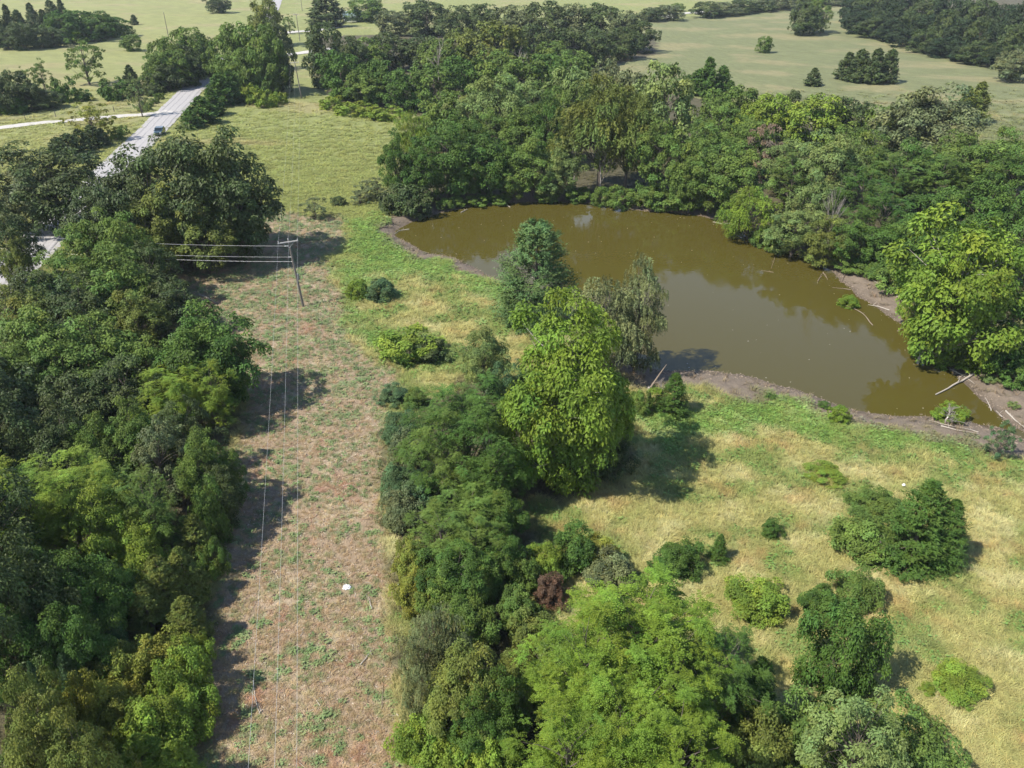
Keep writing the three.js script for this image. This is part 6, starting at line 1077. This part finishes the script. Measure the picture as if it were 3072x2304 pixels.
// ---------------------------------------------------------------- the car on the road
{
  const g = thing('car', -83.1, heightAt(-83.1, -190.5) + 0.15, -190.5, Math.atan2(0.172, 0.985));
  tag(g, 'dark teal car driving on the pale country road', 'car');
  const paint = new THREE.MeshPhysicalMaterial({ name: 'dark_teal_paint', color: RGB(0.025, 0.055, 0.065), roughness: 0.3, metalness: 0.3, clearcoat: 1, clearcoatRoughness: 0.08 }), glass = new THREE.MeshPhysicalMaterial({ name: 'tinted_glass', color: RGB(0.015, 0.02, 0.022), roughness: 0.05 }), rubber = new THREE.MeshStandardMaterial({ name: 'rubber', color: RGB(0.02, 0.02, 0.02), roughness: 0.9 }), lampGlass = new THREE.MeshStandardMaterial({ name: 'lamp_lens', color: RGB(0.7, 0.7, 0.66), roughness: 0.2 }), redLens = new THREE.MeshStandardMaterial({ name: 'red_lens', color: RGB(0.35, 0.02, 0.015), roughness: 0.3 });
  const side = new THREE.Shape([[-2.25, 0.35], [-2.28, 0.75], [-2.1, 0.92], [-0.95, 1.0], [-0.25, 1.5], [1.35, 1.52], [2.05, 1.05], [2.25, 0.98], [2.28, 0.4]].map((p) => new THREE.Vector2(...p)));
  const body = part('body', new THREE.ExtrudeGeometry(side, { depth: 1.62, bevelEnabled: true, bevelSize: 0.08, bevelThickness: 0.1, bevelSegments: 3 }).translate(0, 0, -0.81).rotateY(Math.PI / 2), paint, g);
  const pane = (pts, name) => { const q = new THREE.BufferGeometry(); q.setAttribute('position', new THREE.Float32BufferAttribute(pts.flat(), 3)); q.setIndex([0, 1, 2, 0, 2, 3]); q.computeVertexNormals(); part(name, q, glass, body); };
  for (const s of [-1, 1]) { pane([[s * 0.915, 1.03, 0.85], [s * 0.915, 1.03, -0.5], [s * 0.915, 1.46, -0.5], [s * 0.915, 1.46, 0.28]], 'side_window'); pane([[s * 0.915, 1.03, -0.58], [s * 0.915, 1.05, -1.75], [s * 0.915, 1.44, -1.35], [s * 0.915, 1.46, -0.58]], 'side_window'); }
  pane([[-0.74, 1.06, 1.03], [0.74, 1.06, 1.03], [0.68, 1.52, 0.4], [-0.68, 1.52, 0.4]], 'windshield'); pane([[-0.72, 1.12, -2.12], [0.72, 1.12, -2.12], [0.66, 1.5, -1.55], [-0.66, 1.5, -1.55]], 'rear_window');
  for (const [x, z] of [[-0.82, 1.4], [0.82, 1.4], [-0.82, -1.4], [0.82, -1.4]]) { const w = part('wheel', new THREE.TorusGeometry(0.24, 0.1, 8, 18).rotateY(Math.PI / 2).translate(x, 0.34, z), rubber, g); part('rim', new THREE.CylinderGeometry(0.19, 0.19, 0.14, 14).rotateZ(Math.PI / 2).translate(x, 0.34, z), steel, w); }
  for (const s of [-1, 1]) { part('headlight', new RoundedBoxGeometry(0.36, 0.14, 0.1, 2, 0.04).translate(s * 0.62, 0.76, 2.32), lampGlass, g); part('tail_light', new RoundedBoxGeometry(0.2, 0.3, 0.1, 2, 0.04).translate(s * 0.72, 0.95, -2.3), redLens, g); part('mirror', new RoundedBoxGeometry(0.2, 0.14, 0.12, 2, 0.04).translate(s * 1.02, 1.08, 0.75), paint, g); }
}

// ---------------------------------------------------------------- fence by the driveway, steel post, house
{
  const g = thing('wire_fence', FENCE_LINE[0][0], 0, FENCE_LINE[0][1]);
  tag(g, 'wire fence with wooden posts along the gravel driveway', 'fence');
  const c = new THREE.CatmullRomCurve3(FENCE_LINE.map(([x, z]) => V(x - FENCE_LINE[0][0], 0, z - FENCE_LINE[0][1]))), n = Math.round(c.getLength() / 6.5), tops = [];
  for (let i = 0; i <= n; i++) { const p = c.getPointAt(i / n), y = heightAt(p.x + g.position.x, p.z + g.position.z); tops.push(p.clone().setY(y)); part('post', new THREE.CylinderGeometry(0.09, 0.11, 1.75, 7).translate(p.x, y + 0.5, p.z), poleWood, g); }
  for (const h of [0.45, 0.8, 1.15]) part('strand', tube(tops.map((p) => V(p.x, p.y + h, p.z + 0.1)), tops.map(() => 0.012), 4), steel, g);
  const s = thing('steel_post', -7.93, heightAt(-7.93, -40.6), -40.6);
  tag(s, 'thin dark steel post in the fence row at strip edge', 'post');
  part('shaft', new RoundedBoxGeometry(0.06, 2.6, 0.06, 1, 0.01).translate(0, 1.0, 0), boxMat, s); part('cap', new THREE.SphereGeometry(0.05, 8, 6).translate(0, 2.32, 0), steel, s);
  const h = thing('house', -83.2, heightAt(-83, -458) - 0.1, -458, 0.2);
  tag(h, 'white house with teal roof half hidden by far trees', 'house');
  const wall = new THREE.MeshStandardMaterial({ name: 'white_siding', color: RGB(0.76, 0.76, 0.73), roughness: 0.7 }), roof = new THREE.MeshStandardMaterial({ name: 'teal_metal_roof', color: RGB(0.16, 0.22, 0.22), roughness: 0.5 }), dark = new THREE.MeshStandardMaterial({ name: 'window_glass', color: RGB(0.04, 0.05, 0.06), roughness: 0.1 });
  const wl = part('wall', new THREE.BoxGeometry(12, 3, 7).translate(0, 1.5, 0), wall, h);
  for (const s2 of [-1, 1]) part('gable', new THREE.ExtrudeGeometry(new THREE.Shape([[-3.5, 0], [3.5, 0], [0, 2]].map((p) => new THREE.Vector2(...p))), { depth: 0.15, bevelEnabled: false }).rotateY(Math.PI / 2).translate(s2 * 5.9 - 0.07, 3.002, 0), wall, h);
  for (const s2 of [-1, 1]) part('roof_slope', new THREE.BoxGeometry(12.8, 0.12, 4.5).rotateX(s2 * 0.52).translate(0, 3.98, s2 * 1.9), roof, h);
  for (const x of [-4, -1.2, 4]) { const w = part('window', new THREE.BoxGeometry(1.2, 1.3, 0.1).translate(x, 1.7, 3.52), wall, h); part('pane', new THREE.BoxGeometry(1.0, 1.1, 0.06).translate(x, 1.7, 3.56), dark, w); }
  part('door', new THREE.BoxGeometry(1, 2.1, 0.1).translate(1.6, 1.06, 3.52), roof, h);
}

// ---------------------------------------------------------------- broken trunk, driftwood, litter
const bleached = new THREE.MeshStandardMaterial({ name: 'bleached_wood', color: RGB(0.47, 0.42, 0.35), roughness: 0.9, map: grain }), brownWood = new THREE.MeshStandardMaterial({ name: 'old_wood', color: RGB(0.27, 0.21, 0.155), roughness: 0.95, map: grain });
function withUv(g) { const p = g.attributes.position, uv = new Float32Array(p.count * 2); for (let i = 0; i < p.count; i++) uv.set([p.getX(i) * 1.3 + p.getZ(i), p.getY(i) * 1.1], i * 2); g.setAttribute('uv', new THREE.BufferAttribute(uv, 2)); return g; }
{
  const r = rngOf(555);
  const g = thing('broken_trunk', 13.6, heightAt(13.6, -67.2), -67.2);
  tag(g, 'broken dead trunk with one raised limb on near shore', 'dead tree');
  part('trunk', withUv(tube([V(0, -0.4, 0), V(0.02, 0.3, 0), V(0.08, 1.5, 0.05), V(-0.05, 2.75, 0.02)], [0.34, 0.25, 0.2, 0.15], 9)), bleached, g);
  part('raised_limb', withUv(tube([V(0.0, 2.5, 0), V(0.4, 3.2, -0.1), V(0.9, 4.1, -0.2), V(1.5, 5.1, -0.35)], [0.12, 0.1, 0.075, 0.03], 7)), brownWood, g);
  part('side_limb', withUv(tube([V(0.35, 3.1, -0.1), V(0.75, 3.35, 0.1), V(0.95, 2.9, 0.25)], [0.05, 0.04, 0.02], 5)), brownWood, g);
  part('fallen_limb', withUv(tube([V(0.2, 0.15, 0.2), V(1.6, 0.18, 0.5), V(2.6, 0.2, 0.7), V(3.3, 0.6, 0.5)], [0.13, 0.12, 0.1, 0.04], 6)), brownWood, g);
  const L = new Leaves(260);
  for (let i = 0; i < 260; i++) { const a = r() * 6.283, o = 0.75 * Math.sqrt(r()); L.add(0.5 + Math.cos(a) * o, 2.55 + 0.3 * gauss(r), 0.3 + Math.sin(a) * o * 0.8, gauss(r) * 0.5, 0.9, gauss(r) * 0.5, gauss(r), -0.2, gauss(r), 0.26, 0.14, 1, 1, 1); }
  part('leafy_sprout', L.build(), leafMaterial('lime', 'shrub'), g);

  LOGS.forEach(([label, pts, rad, lev], i) => {
    const c = V(pts[0][0], 0, pts[0][1]), n = pts.length, mid = pts.map(([x, z], k) => { const gy = Math.max(heightAt(x, z), WATER - 0.02); return V(x - c.x, gy + rad * 0.75 + (k === n - 1 && lev > 0 ? 0.05 : 0) + 0.06 * r(), z - c.z); });
    const curve = new THREE.CatmullRomCurve3(mid), m = Math.max(6, n * 3), P = curve.getPoints(m), flip = r() < 0.5;
    P.forEach((p, k) => { p.x += 0.5 * rad * gauss(r); p.z += 0.5 * rad * gauss(r); });
    const g2 = thing(rad > 0.13 ? 'log' : 'driftwood', c.x, 0, c.z), mat = /dark|stub|submerged|drifting|poking|leaning pair/.test(label) ? brownWood : bleached;
    tag(g2, label, rad > 0.13 ? 'log' : 'stick', 'fallen branches and driftwood');
    part('stem', withUv(tube(P, P.map((_, k) => rad * lerp(1, 0.4, flip ? 1 - k / m : k / m) * (0.9 + 0.2 * r())), 7)), mat, g2);
    for (let k = 0; k < 2; k++) { const q = P[2 + Math.floor(r() * (m - 3))], l = 0.25 + 0.5 * r(); part('side_twig', withUv(limb(r, q.clone(), q.clone().add(V(gauss(r), 0.25 + 0.3 * r(), gauss(r)).normalize().multiplyScalar(l)), rad * 0.4, rad * 0.12, 0.1, 3, 5)), mat, g2); }
  });
  const crumple = (seed, sx, sy, sz) => { const q = new THREE.IcosahedronGeometry(1, 4), p = q.attributes.position; for (let i = 0; i < p.count; i++) { const k = 1 + 0.28 * n3(p.getX(i) * 1.7 + seed, p.getY(i) * 1.7, p.getZ(i) * 1.7) + 0.1 * n3(p.getX(i) * 5, p.getY(i) * 5 + seed, p.getZ(i) * 5); p.setXYZ(i, p.getX(i) * k * sx, Math.max(-0.2, p.getY(i) * k) * sy, p.getZ(i) * k * sz); } q.computeVertexNormals(); return q; };
  const plastic = new THREE.MeshStandardMaterial({ name: 'white_plastic', color: RGB(0.74, 0.74, 0.76), roughness: 0.5 }), stone = new THREE.MeshStandardMaterial({ name: 'pale_stone', color: RGB(0.42, 0.38, 0.33), roughness: 0.95 });
  for (const [name, x, z, s, mat, label, cat] of [['plastic_bag', -12.15, -42.75, [0.30, 0.16, 0.24], plastic, 'crumpled white plastic bag on the cleared strip', 'bag'], ['plastic_scrap', 34, -54.8, [0.13, 0.14, 0.12], plastic, 'small white scrap in grass above the wide cedar', 'litter'], ['rock', 26.7, -33, [0.3, 0.16, 0.22], stone, 'pale rock below the small weed bush', 'rock']]) {
    tag(part(name, crumple(x, ...s), mat, scene), label, cat).position.set(x, heightAt(x, z) + s[1] * 0.15 + (name === 'plastic_scrap' ? 0.3 : 0), z);
  }
}

renderer.render(scene, camera);
